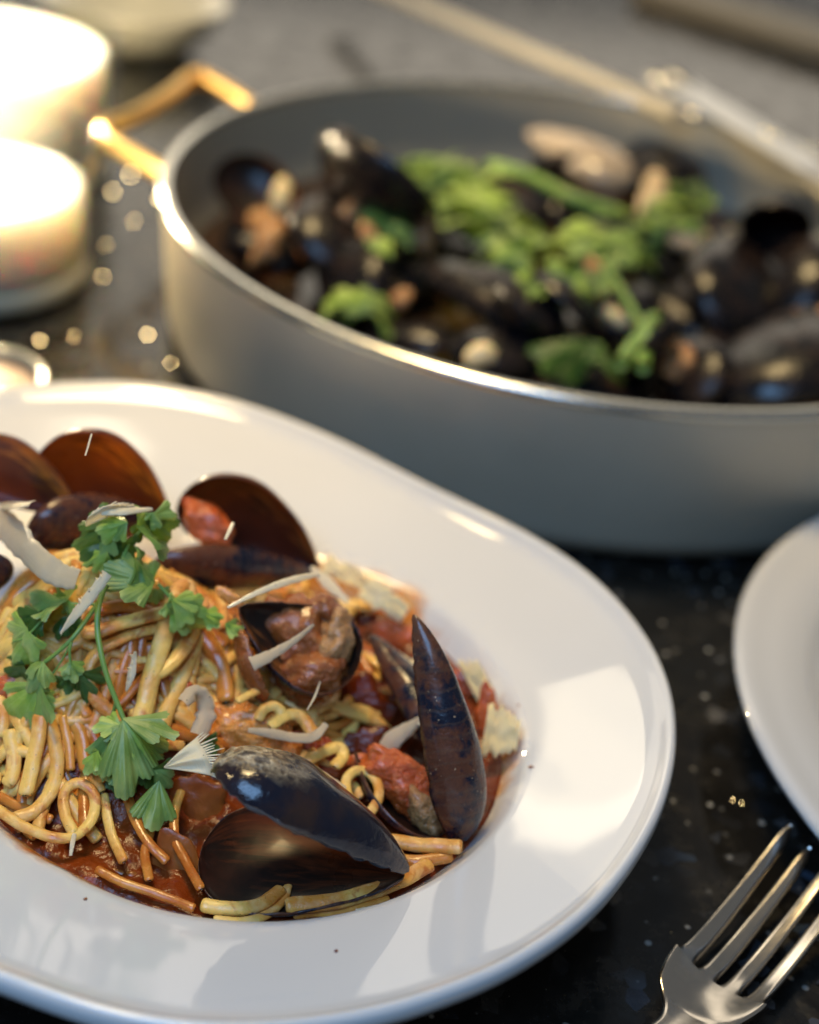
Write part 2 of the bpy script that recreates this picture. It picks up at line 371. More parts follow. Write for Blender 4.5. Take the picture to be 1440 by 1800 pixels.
def sweep(P, a, b, normal=None, k=10, taper=None, cap=True, rounded=False):
    """ellipse section: a along the side, b along the normal"""
    if rounded:
        d0 = (P[0] - P[1]).normalized(); d1 = (P[-1] - P[-2]).normalized(); e = a * .55
        n0 = len(P); hd_ = [(P[0] + d0 * e * q, w) for q, w in ((1, .45), (.93, .68), (.6, .90))]; tl_ = [(P[-1] + d1 * e * q, w) for q, w in ((.6, .90), (.93, .68), (1, .45))]
        ws = [w for _, w in hd_] + [1] * n0 + [w for _, w in tl_]; P = [p for p, _ in hd_] + list(P) + [p for p, _ in tl_]
        nn_ = len(P); taper = lambda s_: ws[min(nn_ - 1, int(round(s_ * (nn_ - 1))))]
    v = []; f = []; n = len(P); nrm = V(normal) if normal is not None else V((0, 0, 1))
    for i, p in enumerate(P):
        tg = (P[min(i + 1, n - 1)] - P[max(i - 1, 0)]).normalized()
        nn = (nrm - tg * nrm.dot(tg))
        if nn.length < .15: nn = tg.orthogonal()
        nn.normalize(); sd = tg.cross(nn); nrm = (nrm * .7 + nn * .3).normalized() if normal is None else V(normal)
        s = taper(i / (n - 1)) if taper else 1
        for j in range(k):
            t = 2 * math.pi * j / k
            v.append(p + sd * (a * s * math.cos(t)) + nn * (b * s * math.sin(t)))
    f = grid_faces(n, k, closev=True)
    if cap: f.append(tuple(reversed(range(k)))); f.append(tuple(range((n - 1) * k, n * k)))
    return v, f

def blob(name, c, axes, sizes, mat, parent=None, amp=.25, freq=160, seed=0, sub=4, flatten=None):
    import bmesh
    bm = bmesh.new(); bmesh.ops.create_icosphere(bm, subdivisions=sub, radius=1)
    ax = [V(a).normalized() for a in axes]
    m = max(sizes)
    vs = []
    for q in bm.verts:
        d = q.co.copy(); p = ax[0] * d.x * sizes[0] + ax[1] * d.y * sizes[1] + ax[2] * d.z * sizes[2]
        w = noise.noise((p + V((seed * .37, seed * .11, 0))) * freq) + .5 * noise.noise((p + V((seed, 0, 0))) * freq * 2.3)
        p = p * (1 + amp * w)
        vs.append(V(c) + p)
    f = [tuple(x.index for x in fc.verts) for fc in bm.faces]; bm.free()
    return mk(name, vs, f, mat, parent)

# ---------------------------------------------------------------- counter
n = 2
mk('counter', [(-4, -2, 0), (4, -2, 0), (4, 6, 0), (-4, 6, 0)], [(0, 1, 2, 3)], 'granite', smooth=False)
tag(bpy.data.objects['counter'], 'polished black granite counter with grey flecks', None, kind='structure')

# ---------------------------------------------------------------- dinner plate
PC = V((-.028, .255, 0))
_R = [142.0, 138.7, 134.1, 129.9, 125.5, 121.0, 116.6, 112.2, 107.6, 103.7, 99.2, 96.6, 95.4, 95.3, 95.6, 95.7, 95.3, 94.7, 94.1, 93.5, 92.9, 92.6, 92.2, 91.9, 91.6, 91.3, 91.2, 91.4, 91.7, 92.2, 92.8, 93.5, 94.1, 94.5, 94.7, 94.8, 94.8, 94.5, 94.0, 93.6, 93.6, 94.5, 96.6, 100.4, 105.5, 111.6, 118.4, 125.7, 132.3, 138.0, 141.3, 143.8, 145.6, 146.9, 147.4, 147.5, 146.9, 146.0, 144.9, 143.6]
def plateR(a):
    d = (math.degrees(a) + 180) % 360 / 6; i = int(d); t = d - i
    p = [_R[(i + k) % 60] for k in (-1, 0, 1, 2)]
    return .001 * .5 * ((2 * p[1]) + (p[2] - p[0]) * t + (2 * p[0] - 5 * p[1] + 4 * p[2] - p[3]) * t * t + (3 * p[1] - p[0] - 3 * p[2] + p[3]) * t ** 3)
def wellR(a): return .0602 + .20 * max(0, plateR(a) - .098)
def plate_prof():
    pr = []                                            # (kind, s, z)  kind 0: scaled by well radius, 1: between well and rim
    for s, z in ((0.0, .0070), (.3, .0070), (.55, .0072), (.70, .0082), (.82, .0115), (.91, .0165), (.965, .0210), (1.0, .0236)): pr.append((0, s, z))
    for s, z in ((.035, .0248), (.08, .0253), (.2, .0264), (.4, .0284), (.6, .0304), (.78, .0324), (.86, .0334), (.895, .0343), (.92, .0354), (.95, .0362), (.975, .0360), (.992, .0350), (1.0, .0336), (.995, .0322), (.975, .0312), (.94, .0306), (.7, .0280), (.4, .0235), (.15, .0190)): pr.append((1, s, z))
    for s, z in ((1.0, .014), (.9, .006), (.82, .0008), (.76, .0006), (.74, .003), (.4, .0035), (0.0, .0035)): pr.append((0, s, z))
    return pr
pp = plate_prof(); vs = []
NA = 240
for i in range(NA):
    a = 2 * math.pi * i / NA - math.pi; Rp = plateR(a); Rw = wellR(a)
    for k, s, z in pp:
        r_ = Rw * s if k == 0 else Rw + (Rp - Rw) * s
        zz = z
        vs.append((PC.x + r_ * math.cos(a), PC.y + r_ * math.sin(a), zz))
plate = mk('dinner_plate', vs, grid_faces(NA, len(pp), closeu=True), 'porcelain')
tag(plate, 'large white wide-rimmed pasta plate heaped with mussels and linguine', 'plate')

# ---------------------------------------------------------------- food mound
def Mh(x, y):
    dx, dy = x - PC.x, y - PC.y; rho = math.hypot(dx, dy); a = math.atan2(dy, dx); q = rho / wellR(a)
    e = math.exp(-(((x + .066) / .034) ** 2 + ((y - .262) / .030) ** 2) )
    e2 = math.exp(-(((x + .022) / .022) ** 2 + ((y - .258) / .022) ** 2))
    z = .0185 + .034 * e + .006 * e2
    if q > .78: 
        t = min(1, (q - .78) / .22); t = t * t * (3 - 2 * t)
        z = z * (1 - t) + .0210 * t
    return z
def on(px, py, dz=0.0):
    lo, hi = .0, .12            # march along the ray from high to low
    z = .10
    while z > .004:
        p = at(px, py, z)
        if Mh(p.x, p.y) + dz >= z: break
        z -= .0005
    return at(px, py, z)

vs = []; NR = 60; NA = 180
for i in range(NA):
    a = 2 * math.pi * i / NA
    for j in range(NR):
        q = j / (NR - 1)
        edge = .965 + .012 * noise.noise(V((math.cos(a) * 2, math.sin(a) * 2, 5))) + .008 * noise.noise(V((math.cos(a) * 9, math.sin(a) * 9, 1)))
        r_ = wellR(a) * q * edge
        x, y = PC.x + r_ * math.cos(a), PC.y + r_ * math.sin(a)
        p = V((x, y, 0))
        d = .0020 * noise.noise(p * 95) + .0016 * noise.noise(p * 210) + .0007 * noise.noise(p * 560)
        z = Mh(x, y) - .0012 + d * min(1, (1 - q) * 9 + .1)
        if q > .965: z -= (q - .965) / .035 * .0022
        vs.append((x, y, z))
sauce = mk('tomato_sauce', vs, grid_faces(NA, NR, closeu=True), 'sauce')
tag(sauce, 'dark red tomato sauce filling the well of the pasta plate', 'sauce')

t = NT('oily_sauce_film'); co = t.coord('Object'); n = t.noise(co, 120, 5, .65, .5); at_ = t.n('ShaderNodeVertexColor'); at_.layer_name = 'Col'
sc_ = t.n('ShaderNodeSeparateColor'); t.link(at_.outputs[0], sc_.inputs[0])
al = t.math('MULTIPLY', t.ramp(t.math('ADD', sc_.outputs[0], t.math('MULTIPLY', t.math('SUBTRACT', n, .5), .9)), [(.25, 0.0), (.8, 1.0)]), .85)
t.set(Base_Color=t.mix(t.ramp(n, [(.4, 0.0), (.65, 1.0)]), (.80, .42, .10), (.70, .22, .03)), Roughness=.22, Alpha=al); M['film'] = t.m
def plate_z(a, rr):
    Rw = wellR(a); Rp = plateR(a)
    pts_ = [(Rw * s_, z_) for k_, s_, z_ in pp[:8]] + [(Rw + (Rp - Rw) * s_, z_) for k_, s_, z_ in pp[8:22]]
    for (r0, z0), (r1, z1) in zip(pts_, pts_[1:]):
        if r0 <= rr <= r1: return z0 + (z1 - z0) * (rr - r0) / max(1e-9, r1 - r0)
    return pts_[-1][1]
def film(a0, a1, q0, q1, label, seed=0):
    n_, m_ = 60, 14; vs = []; cl = []
    for i in range(n_):
        t_ = i / (n_ - 1); a = R(a0 + (a1 - a0) * t_)
        for j in range(m_):
            u = j / (m_ - 1); rr = wellR(a) * (q0 + (q1 - q0) * u)
            vs.append((PC.x + rr * math.cos(a), PC.y + rr * math.sin(a), plate_z(a, rr) + .00018))
            cl.append(max(0, min(1, (1 - u) * 1.5)) * min(1, 4 * t_, 4 * (1 - t_)) * (.75 + .6 * noise.noise(V((t_ * 9, seed, 0)))))
    o = mk('sauce_smear', vs, grid_faces(n_, m_), 'film'); ca = o.data.color_attributes.new('Col', 'FLOAT_COLOR', 'POINT')
    for i, c_ in enumerate(cl): ca.data[i].color = (c_, c_, c_, 1)
    return tag(o, label, 'sauce smear', 'oily smears on the plate')
film(40, 112, .90, 1.10, 'oily orange smear along the far inner edge of the plate well', 1)
film(-18, 26, .90, 1.02, 'red oil line at the right inner edge of the plate well', 2)
film(-140, -104, .93, 1.06, 'pale brown smear on the near left lip of the plate well', 3)
film(-82, -66, .95, 1.04, 'small yellow smear on the near lip of the plate well', 4)
for k_, (x_, y_, l_) in enumerate(((936, 1338, 'tiny brown curl on the white rim at the right'), (756, 1205, 'brown pepper speck at the far edge of the well'), (915, 1225, 'pepper speck on the white rim above the brown curl'), (842, 1150, 'pepper speck on the rim behind the upright shell'), (150, 1575, 'dark crumb on the near left rim'), (590, 1680, 'pale crumb on the near rim'))):
    p_ = at(x_, y_, .027); a_ = math.atan2(p_.y - PC.y, p_.x - PC.x); p_.z = plate_z(a_, math.hypot(p_.x - PC.x, p_.y - PC.y)) + .0002
    import bmesh as _b
    bm_ = _b.new(); _b.ops.create_icosphere(bm_, subdivisions=2, radius=.00035)
    vv = [p_ + V((w.co.x * (2.0 if k_ == 0 else 1), w.co.y, w.co.z * .6)) + V((noise.noise(w.co * 3000), noise.noise(w.co * 2000), 0)) * .0002 for w in bm_.verts]; ff = [tuple(x.index for x in fc.verts) for fc in bm_.faces]; bm_.free()
    tag(mk('crumb', vv, ff, 'pulp_brown'), l_, 'crumb', 'crumbs and pepper on the plate rim')

# ---------------------------------------------------------------- mussel half shell
def half(P, Q, D, wr=.27, dr=.17, parent=None, inner='shell_in_dark', outer='shell_out', bend=.25, name='shell', label=None, thick=.0009, ragged=0, seed=0, n=34, m=22):
    P, Q = V(P), V(Q); X = (Q - P); L = X.length; X.normalize()
    Z = V(D); Z = (Z - X * Z.dot(X)).normalized(); Y = Z.cross(X)
    g = lambda s: (s ** .68) * max(0, 1 - s ** 3.2) ** .5
    gm = max(g(i / 200) for i in range(201))
    hh = lambda s: (s ** .55) * max(0, 1 - s ** 2.6) ** .5
    hm = max(hh(i / 200) for i in range(201))
    def pt(s, v, k):
        w = wr * L * g(s) / gm; h = dr * L * hh(s) / hm
        if k: w = max(0, w - thick * .45); h = max(0, h - thick)
        yc = bend * wr * L * math.sin(math.pi * min(1, s)) * .8
        a = v * math.pi / 2
        y = yc + w * math.sin(a); z = h * max(0, math.cos(a)) ** .85
        x = s * L
        p = P + X * x + Y * y + Z * z
        nz = noise.noise((p + V((seed, 0, 0))) * 130) * .0005
        if ragged and (abs(v) > .9 or s > .95):
            nz += noise.noise((p + V((seed, 0, 0))) * 700) * ragged
        return p + Z * nz
    vs = []; uv = []; N = n; Mm = m
    for k in (0, 1):
        for i in range(N):
            t = i / (N - 1); s = .5 - .5 * math.cos(math.pi * t); s = s * .999 + .0005
            for j in range(Mm):
                v = -1 + 2 * j / (Mm - 1)
                vs.append(pt(s, v, k)); uv.append((s, (v + 1) / 2))
    f = grid_faces(N, Mm); f2 = grid_faces(N, Mm, off=N * Mm, flip=True)
    fm = [0] * len(f) + [1] * len(f2); F_ = f + f2
    O = N * Mm
    for i in range(N - 1):
        for j in (0, Mm - 1):
            a, b, c, d = i * Mm + j, (i + 1) * Mm + j, O + (i + 1) * Mm + j, O + i * Mm + j
            F_.append((a, d, c, b) if j == 0 else (a, b, c, d)); fm.append(0)
    for j in range(Mm - 1):
        for i in (0, N - 1):
            a, b, c, d = i * Mm + j, i * Mm + j + 1, O + i * Mm + j + 1, O + i * Mm + j
            F_.append((a, b, c, d) if i == 0 else (a, d, c, b)); fm.append(0)
    o = mk(name, vs, F_, [outer, inner], parent, fm=fm, uvs=uv)
    if label: o['label'] = label
    return o
def meat(c, ax, sz, parent, mat='meat_tan', seed=0, amp=.3):
    X, Y, Z = ax
    return blob('meat', c, ax, sz, mat, parent, amp=amp, freq=260, seed=seed)

def mussel(label, P, group=None): return empty('mussel', P, label, 'mussel', group)
GM = 'mussels on the pasta plate'

# front mussel, lying open with its mouth to the left
T = at(718, 1534, .026)
m = mussel('large open black mussel with crusted upper shell at the front rim of the heap', T, GM)
half(T, at(372, 1352, .047), cdir(.42, .80, .10), .26, .20, m, 'shell_in_dark', 'shell_crust', bend=-.15, ragged=.0010, seed=1, n=50, m=34)
half(T + V((-.0006, 0, -.001)), at(352, 1500, .0225), cdir(-.06, -.62, -.55), .33, .13, m, 'shell_in_saucy', 'shell_out', bend=.1, ragged=.0006, seed=2)
# upright mussel on the right
m = mussel('upright blue black mussel shell with pointed tip standing at the right of the heap', at(805, 1478, .020), GM)
half(at(726, 1080, .060), at(808, 1480, .019), cdir(.70, .12, .56), .135, .17, m, 'shell_in_brown', 'shell_out', bend=.12, seed=3, ragged=.0005, n=50, m=34)
# its dull neighbour
m = mussel('dull dark mussel shell leaning behind the upright pointed one', at(790, 1330, .020), GM)
half(at(648, 1118, .034), at(800, 1345, .022), cdir(.45, .62, .35), .17, .16, m, 'shell_in_dark', 'shell_out', seed=4, bend=.1)
# mussel with meat in the middle
m = mussel('round open mussel full of brown meat and sauce beside the parsley', at(500, 1230, .03), GM)
half(at(420, 1068, .050), at(632, 1168, .040), cdir(.62, -.52, -.42), .36, .26, m, 'shell_in_brown', 'shell_out', bend=.15, seed=5, ragged=.0008, n=44, m=30)
half(at(414, 1078, .049), at(470, 1235, .033), cdir(-.55, -.5, .15), .30, .16, m, 'pulp_brown', 'pulp_brown', bend=0, seed=6, ragged=.0010)
meat(at(520, 1120, .040), (cdir(1, -.4, 0), cdir(.4, 1, 0), cdir(0, 0, 1)), (.0105, .0085, .006), m, 'pulp_brown', 3)
meat(at(588, 1130, .042), (cdir(.3, 1, 0), cdir(1, -.3, 0), cdir(0, 0, 1)), (.0082, .0038, .004), m, 'meat_tan', 4, .4)
meat(at(545, 1190, .036), (cdir(1, .2, 0), cdir(-.2, 1, 0), cdir(0, 0, 1)), (.0085, .0055, .005), m, 'pulp_brown', 6)
meat(at(575, 1075, .046), (cdir(1, -.5, 0), cdir(.5, 1, 0), cdir(0, 0, 1)), (.0060, .0030, .003), m, 'pulp_brown', 8)
# rear centre mussel: one valve upright with its inside to us, the other in front
T = at(560, 1000, .030)
m = mussel('open mussel standing at the back with a glossy dark brown inside beside an orange one', T, GM)
half(T, at(322, 868, .050), cdir(.25, .35, -.85), .285, .16, m, 'thin_brown', 'thin_out', bend=.18, seed=7, n=44, m=30)
half(T + V((-.0008, -.001, -.0005)), at(272, 985, .044), cdir(-.05, -.42, .55), .15, .13, m, 'shell_in_dark', 'shell_out', bend=-.1, seed=8)
meat(at(368, 925, .044), (cdir(.7, -.7, 0), cdir(.7, .7, 0), cdir(0, 0, 1)), (.0075, .0045, .004), m, 'pulp_red', 9)
# rear left mussel
T = at(296, 905, .040)
m = mussel('open mussel with orange backlight glow coloured into its inner shell at the back left of the heap', T, GM)
half(T, at(66, 800, .056), cdir(.25, .45, -.80), .35, .15, m, 'thin_orange', 'thin_out', bend=.30, seed=10, n=44, m=30)
half(T + V((-.001, -.001, -.001)), at(48, 925, .050), cdir(-.05, -.28, .75), .20, .14, m, 'shell_in_dark', 'shell_out', bend=-.1, seed=11)
# far left mussels, partly out of frame
T = at(-150, 930, .040)
m = mussel('brown mussel shell at the far left edge behind the orange one', T, GM)
half(at(140, 905, .044), at(-70, 800, .054), cdir(.0, .5, -.85), .30, .14, m, 'thin_orange', 'thin_out', seed=12)
m = mussel('mussel shell cut off by the left edge under the grey cheese shaving', at(-60, 1010, .04), GM)
half(at(-150, 1080, .036), at(18, 985, .050), cdir(.5, -.2, .6), .22, .18, m, 'shell_in_dark', 'shell_out', seed=13)
# lumpy mussel beside the upright one
m = mussel('sauce covered mussel lying between the pasta ring and the upright shell', at(740, 1450, .02), GM)
half(at(625, 1320, .026), at(775, 1470, .019), cdir(-.35, -.7, -.2), .30, .16, m, 'shell_in_dark', 'shell_out', seed=14)
meat(at(712, 1380, .023), (cdir(.75, -.7, 0), cdir(.7, .75, 0), cdir(0, 0, 1)), (.0120, .0055, .0045), m, 'pulp_red', 15, .25)
meat(at(745, 1428, .021), (cdir(.5, -.8, 0), cdir(.8, .5, 0), cdir(0, 0, 1)), (.0060, .0030, .003), m, 'meat_tan', 16, .3)

# ---------------------------------------------------------------- lumps of tomato and onion
def lump(px, py, dz, wpx, hpx, ang, mat, label, cat='tomato piece', name='tomato_piece', seed=0, amp=.30, th=.42):
    p = on(px, py, dz); d = (p - EYE).dot(FWD); k = d / FPX
    a = R(ang); X = cdir(math.cos(a), math.sin(a), 0); Y = cdir(-math.sin(a), math.cos(a), .0); Z = cdir(0, 0, 1)
    o = blob(name, p, (X, Y, Z), (wpx * k / 2, hpx * k / 2, min(wpx, hpx) * k / 2 * th), mat, amp=amp, freq=190, seed=seed, sub=5)
    return tag(o, label, cat)
lump(438, 1300, .001, 175, 130, -20, 'pulp_orange', 'wide orange tomato pulp in front of the mussel with meat', seed=1)
lump(300, 1210, .000, 62, 90, 70, 'pulp_red', 'bright red tomato shred beneath the upright pasta strands', seed=2)
lump(560, 1330, .001, 130, 62, -25, 'pulp_red', 'glossy red tomato lump left of the pasta ring', seed=3)
lump(640, 1345, .003, 75, 40, -20, 'pulp_red', 'orange red tomato lump draped over the pasta ring', seed=4)
lump(335, 1435, -.0040, 170, 120, 60, 'onion_brown', 'soft brown onion and tomato flap left of the front mussel', seed=5, th=.16, amp=.25)
lump(312, 1540, -.0022, 90, 170, 10, 'onion_brown', 'translucent brown onion piece hanging by the front lip', 'onion piece', 'onion_piece', seed=6, amp=.22, th=.16)
lump(620, 1240, .000, 190, 110, -15, 'sauce', 'dark chunky sauce between the meat mussel and the upright shell', seed=7, th=.3)
lump(640, 1320, .000, 120, 90, 10, 'sauce', 'brown sauce lump beneath the twisted cheese strip', seed=17, th=.3)
lump(700, 1120, .000, 95, 55, -30, 'pulp_red', 'red tomato lump at the back edge between two mussels', seed=8)
lump(862, 1290, .000, 42, 190, 8, 'pulp_red', 'thin band of red sauce right of the upright shell', seed=9)
lump(825, 1205, .000, 60, 90, 30, 'pulp_red', 'red sauce lump at the right back of the upright shell', seed=10)
lump(238, 1560, -.0032, 100, 50, -30, 'onion_brown', 'dark mussel scrap in the sauce at the front lip', 'mussel scrap', 'mussel_scrap', seed=11)
lump(20, 1215, .001, 60, 80, 70, 'pulp_red', 'red tomato shred under the parsley at the left edge', seed=12)
lump(404, 1050, .012, 62, 24, -35, 'pulp_orange', 'small pale orange garlic slice below the rear mussel', 'garlic slice', 'garlic_slice', seed=13, amp=.08)

# ---------------------------------------------------------------- pasta strands
def px_seed(pts): return (pts[0][0] * 13 + pts[-1][1] * 7) % 97
def strand(pts, label, wpx=40, mat='pasta', dz=.0015, flat=.55, group=None, lift=None):
    P = []
    for i, q in enumerate(pts):
        h = dz + (q[2] if len(q) > 2 else 0)
        P.append(on(q[0], q[1], h))
    # smooth depth jumps
    for _ in range(2):
        P = [P[0]] + [P[i] * .8 + (P[i - 1] + P[i + 1]) * .1 for i in range(1, len(P) - 1)] + [P[-1]]
    C_ = catmull(P, 9)
    d = sum((p - EYE).dot(FWD) for p in P) / len(P); a = wpx * .78 * d / FPX / 2
    sdn = px_seed(pts); C_ = [p + V((noise.noise(p * 220 + V((sdn, 0, 0))), noise.noise(p * 220 + V((0, sdn, 0))), noise.noise(p * 220 + V((0, 0, sdn))))) * a * .15 for p in C_]
    v, f = sweep(C_, a, a * flat, normal=cdir(.25 * math.sin(sdn), .5, .8), k=12, rounded=True)
    v = [p + (p - V((0, 0, 0))).normalized() * 0 + V((noise.noise(p * 600), noise.noise(p * 600 + V((9, 0, 0))), noise.noise(p * 600 + V((0, 9, 0))))) * a * .04 for p in v]
    o = mk('pasta_strand', v, f, mat)
    return tag(o, label, 'pasta', group)
GP = 'linguine strands on the pasta plate'
ST = [
 ([(300, 1062), (292, 1110), (268, 1180), (252, 1245), (240, 1320)], 'thick yellow linguine strand running down the middle of the nest', 44, 'pasta', .006),
 ([(345, 1085), (338, 1120), (312, 1160), (285, 1180), (262, 1185)], 'linguine strand curving left into the thick middle strand', 40, 'pasta', .005),
 ([(352, 1110), (334, 1160), (312, 1205), (295, 1250), (278, 1300)], 'orange stained linguine strand just right of the thick middle one', 36, 'pasta', .003),
 ([(350, 1110), (375, 1145), (392, 1185), (398, 1225)], 'linguine strand slanting right towards the meat mussel', 42, 'pasta_red', .003),
 ([(338, 1100), (352, 1090), (372, 1100), (395, 1130)], 'short linguine bend under the right parsley leaf', 34, 'pasta_red', .002),
 ([(300, 1062), (312, 1035), (330, 1022), (336, 1040), (330, 1075)], 'rounded linguine loop rising behind the top parsley leaf', 36, 'pasta', .010),
 ([(350, 1080), (358, 1050), (372, 1070)], 'pale linguine stub below the garlic slice', 30, 'pasta', .004),
 ([(385, 1105), (392, 1075), (380, 1050)], 'faint linguine strand beside the garlic slice', 34, 'pasta', .003),
 ([(148, 1112), (185, 1108), (225, 1092), (262, 1082), (292, 1076)], 'linguine strand crossing the top of the nest under the parsley stem', 34, 'pasta', .006),
 ([(180, 1070), (215, 1062), (255, 1074), (290, 1090)], 'upper sauce coated strand behind the crossing strand', 34, 'pasta_red', .004),
 ([(290, 1102), (250, 1108), (205, 1122), (165, 1148), (146, 1178), (155, 1212), (180, 1245), (212, 1268), (232, 1290)], 'long linguine strand looping left around the dark hollow', 33, 'pasta', .004),
 ([(165, 1200), (195, 1208), (235, 1206), (262, 1212)], 'short strand bridging the hollow behind the feathered cheese', 30, 'pasta', .001),
 ([(250, 1300), (285, 1308), (320, 1312)], 'linguine strand end next to the crescent shaving', 26, 'pasta', .003),
 ([(76, 1248), (108, 1232), (140, 1220), (160, 1198)], 'pale strand emerging right of the hanging leaf', 26, 'pasta', .003),
 ([(-20, 1190), (0, 1222), (8, 1258), (4, 1290)], 'linguine strand at the left edge below the bright leaf', 30, 'pasta', .003),
 ([(100, 1238), (132, 1265), (148, 1305), (150, 1350)], 'sauce stained strand falling left of the big parsley leaf', 34, 'pasta_red', .002),
 ([(135, 1255), (165, 1290), (178, 1330), (176, 1370)], 'sauce stained strand tucked behind the big parsley leaf', 34, 'pasta_red', .002),
 ([(70, 1262), (66, 1310), (56, 1350), (46, 1392)], 'cut linguine end pointing down at the left of the heap', 38, 'pasta', .005),
 ([(84, 1265), (100, 1310), (104, 1352), (92, 1395), (60, 1430), (30, 1438)], 'linguine strand hooking left below the cut end', 34, 'pasta', .003),
 ([(18, 1290), (28, 1330), (20, 1372), (14, 1376)], 'stubby orange linguine end at the left edge', 36, 'pasta', .003),
 ([(110, 1262), (122, 1310), (124, 1350)], 'wet pinkish strand beside the hooking one', 22, 'pasta_red', .003),
 ([(-30, 1402), (0, 1428), (45, 1456), (90, 1474), (130, 1476), (160, 1450), (172, 1415), (165, 1388), (142, 1372), (118, 1380), (108, 1405), (114, 1438), (128, 1462)], 'linguine strand making a round loop at the front left lip', 26, 'pasta', .0035),
 ([(-30, 1385), (10, 1408), (50, 1425), (88, 1440)], 'darker strand lying along the front left loop', 24, 'pasta_red', .002),
 ([(182, 1400), (188, 1440), (198, 1478), (216, 1512)], 'short linguine strand right of the round loop', 24, 'pasta', .002),
 ([(222, 1395), (236, 1440), (258, 1482), (292, 1512)], 'sauce soaked strand sinking into the sauce right of the round loop', 24, 'pasta_red', .0025),
 ([(318, 1392), (302, 1438), (306, 1482), (330, 1520), (352, 1560)], 'red brown strand lying over the onion flap left of the front mussel', 22, 'pasta_red', .0030),
 ([(172, 1530), (222, 1556), (282, 1572), (338, 1596)], 'sauce soaked strand along the near lip left of the front mussel', 22, 'pasta_red', .0012),
 ([(262, 1405), (270, 1450), (250, 1500), (262, 1545)], 'bent sauce soaked strand under the hanging parsley sliver', 22, 'pasta_red', .0020),
 ([(160, 1385), (150, 1420), (128, 1452)], 'sauce covered strand inside the round loop', 22, 'pasta_red', .001),
 ([(360, 1590), (395, 1600), (440, 1598), (474, 1584), (492, 1566)], 'yellow linguine curl at the front lip under the large mussel', 34, 'pasta', .0015),
 ([(380, 1618), (425, 1625), (470, 1612), (500, 1585), (505, 1560)], 'second linguine curl outside the first at the front lip', 24, 'pasta', .0005),
 ([(510, 1592), (580, 1588), (650, 1570), (715, 1545), (752, 1522)], 'long linguine strand along the front lip below the mussel tip', 40, 'pasta', .0020),
 ([(520, 1605), (600, 1598), (680, 1585)], 'linguine strand sunk in sauce at the front lip', 30, 'pasta_red', .0000),
 ([(690, 1478), (730, 1485), (770, 1487), (806, 1489)], 'straight cut linguine piece right of the mussel tip', 36, 'pasta', .0030),
 ([(690, 1510), (730, 1518), (790, 1505)], 'linguine piece beneath the straight cut one', 30, 'pasta_red', .0010),
 ([(612, 1402), (605, 1370), (622, 1352), (650, 1354), (668, 1378), (668, 1408), (650, 1428)], 'pale linguine ring beside the front mussel', 24, 'pasta', .006),
 ([(592, 1400), (600, 1380), (625, 1378), (632, 1400)], 'inner curl of the pale linguine ring', 24, 'pasta', .003),
 ([(455, 1262), (462, 1245), (482, 1238), (498, 1250), (492, 1268)], 'small linguine curl below the meat mussel', 26, 'pasta', .008),
 ([(478, 1275), (500, 1258), (522, 1252), (538, 1268), (545, 1288), (560, 1292)], 'knotted linguine curl at the crest of the tomato pulp', 30, 'pasta', .008),
 ([(420, 1232), (438, 1222), (452, 1215)], 'split linguine tip sticking up left of the small curl', 20, 'pasta', .009),
 ([(545, 1335), (575, 1318), (600, 1310), (608, 1330), (590, 1345)], 'folded linguine bend under the long cheese shaving', 30, 'pasta', .006),
]
for p_, lab, w_, mt_, dz_ in ST: strand(p_, lab, w_, mt_, dz_, group=GP)
# half buried strands filling the nest
nfill = 0
for k in range(900):
    if nfill >= 250: break
    x0 = random.uniform(-.104, -.026); y0 = random.uniform(.205, .306)
    if (x0 + .058) ** 2 / .050 ** 2 + (y0 - .252) ** 2 / .054 ** 2 > 1: continue
    downhill = math.atan2(y0 - .268, x0 + .062)
    ang = downhill + random.gauss(0, .55) if random.random() < .6 else random.uniform(0, 6.28)
    cur = random.choice((-1, 1)) * random.uniform(10, 110); P = []; x, y = x0, y0; ph_ = random.uniform(0, 6)
    for i in range(random.choice((7, 9, 12))):
        a_ = math.atan2(y - PC.y, x - PC.x)
        if math.hypot(x - PC.x, y - PC.y) > wellR(a_) * .93 or (x > -.052 and y < .236) or (x > -.064 and y < .214): break
        P.append(V((x, y, Mh(x, y) + .0004 + .0016 * math.sin(i * .8 + ph_))))
        x += .0046 * math.cos(ang); y += .0046 * math.sin(ang); ang += cur * .0046
    if len(P) < 4: continue
    nfill += 1; rr_ = random.uniform(.00115, .00155)
    v, f = sweep(catmull(P, 6), rr_, rr_ * .62, normal=(random.uniform(-.4, .4), -.4, 1), k=10, rounded=True)
    o = mk('pasta_strand', v, f, random.choice(('pasta', 'pasta', 'pasta_red')))
    tag(o, 'sauce coated linguine strand half buried in the tangled nest', 'pasta', 'half buried linguine strands in the nest')

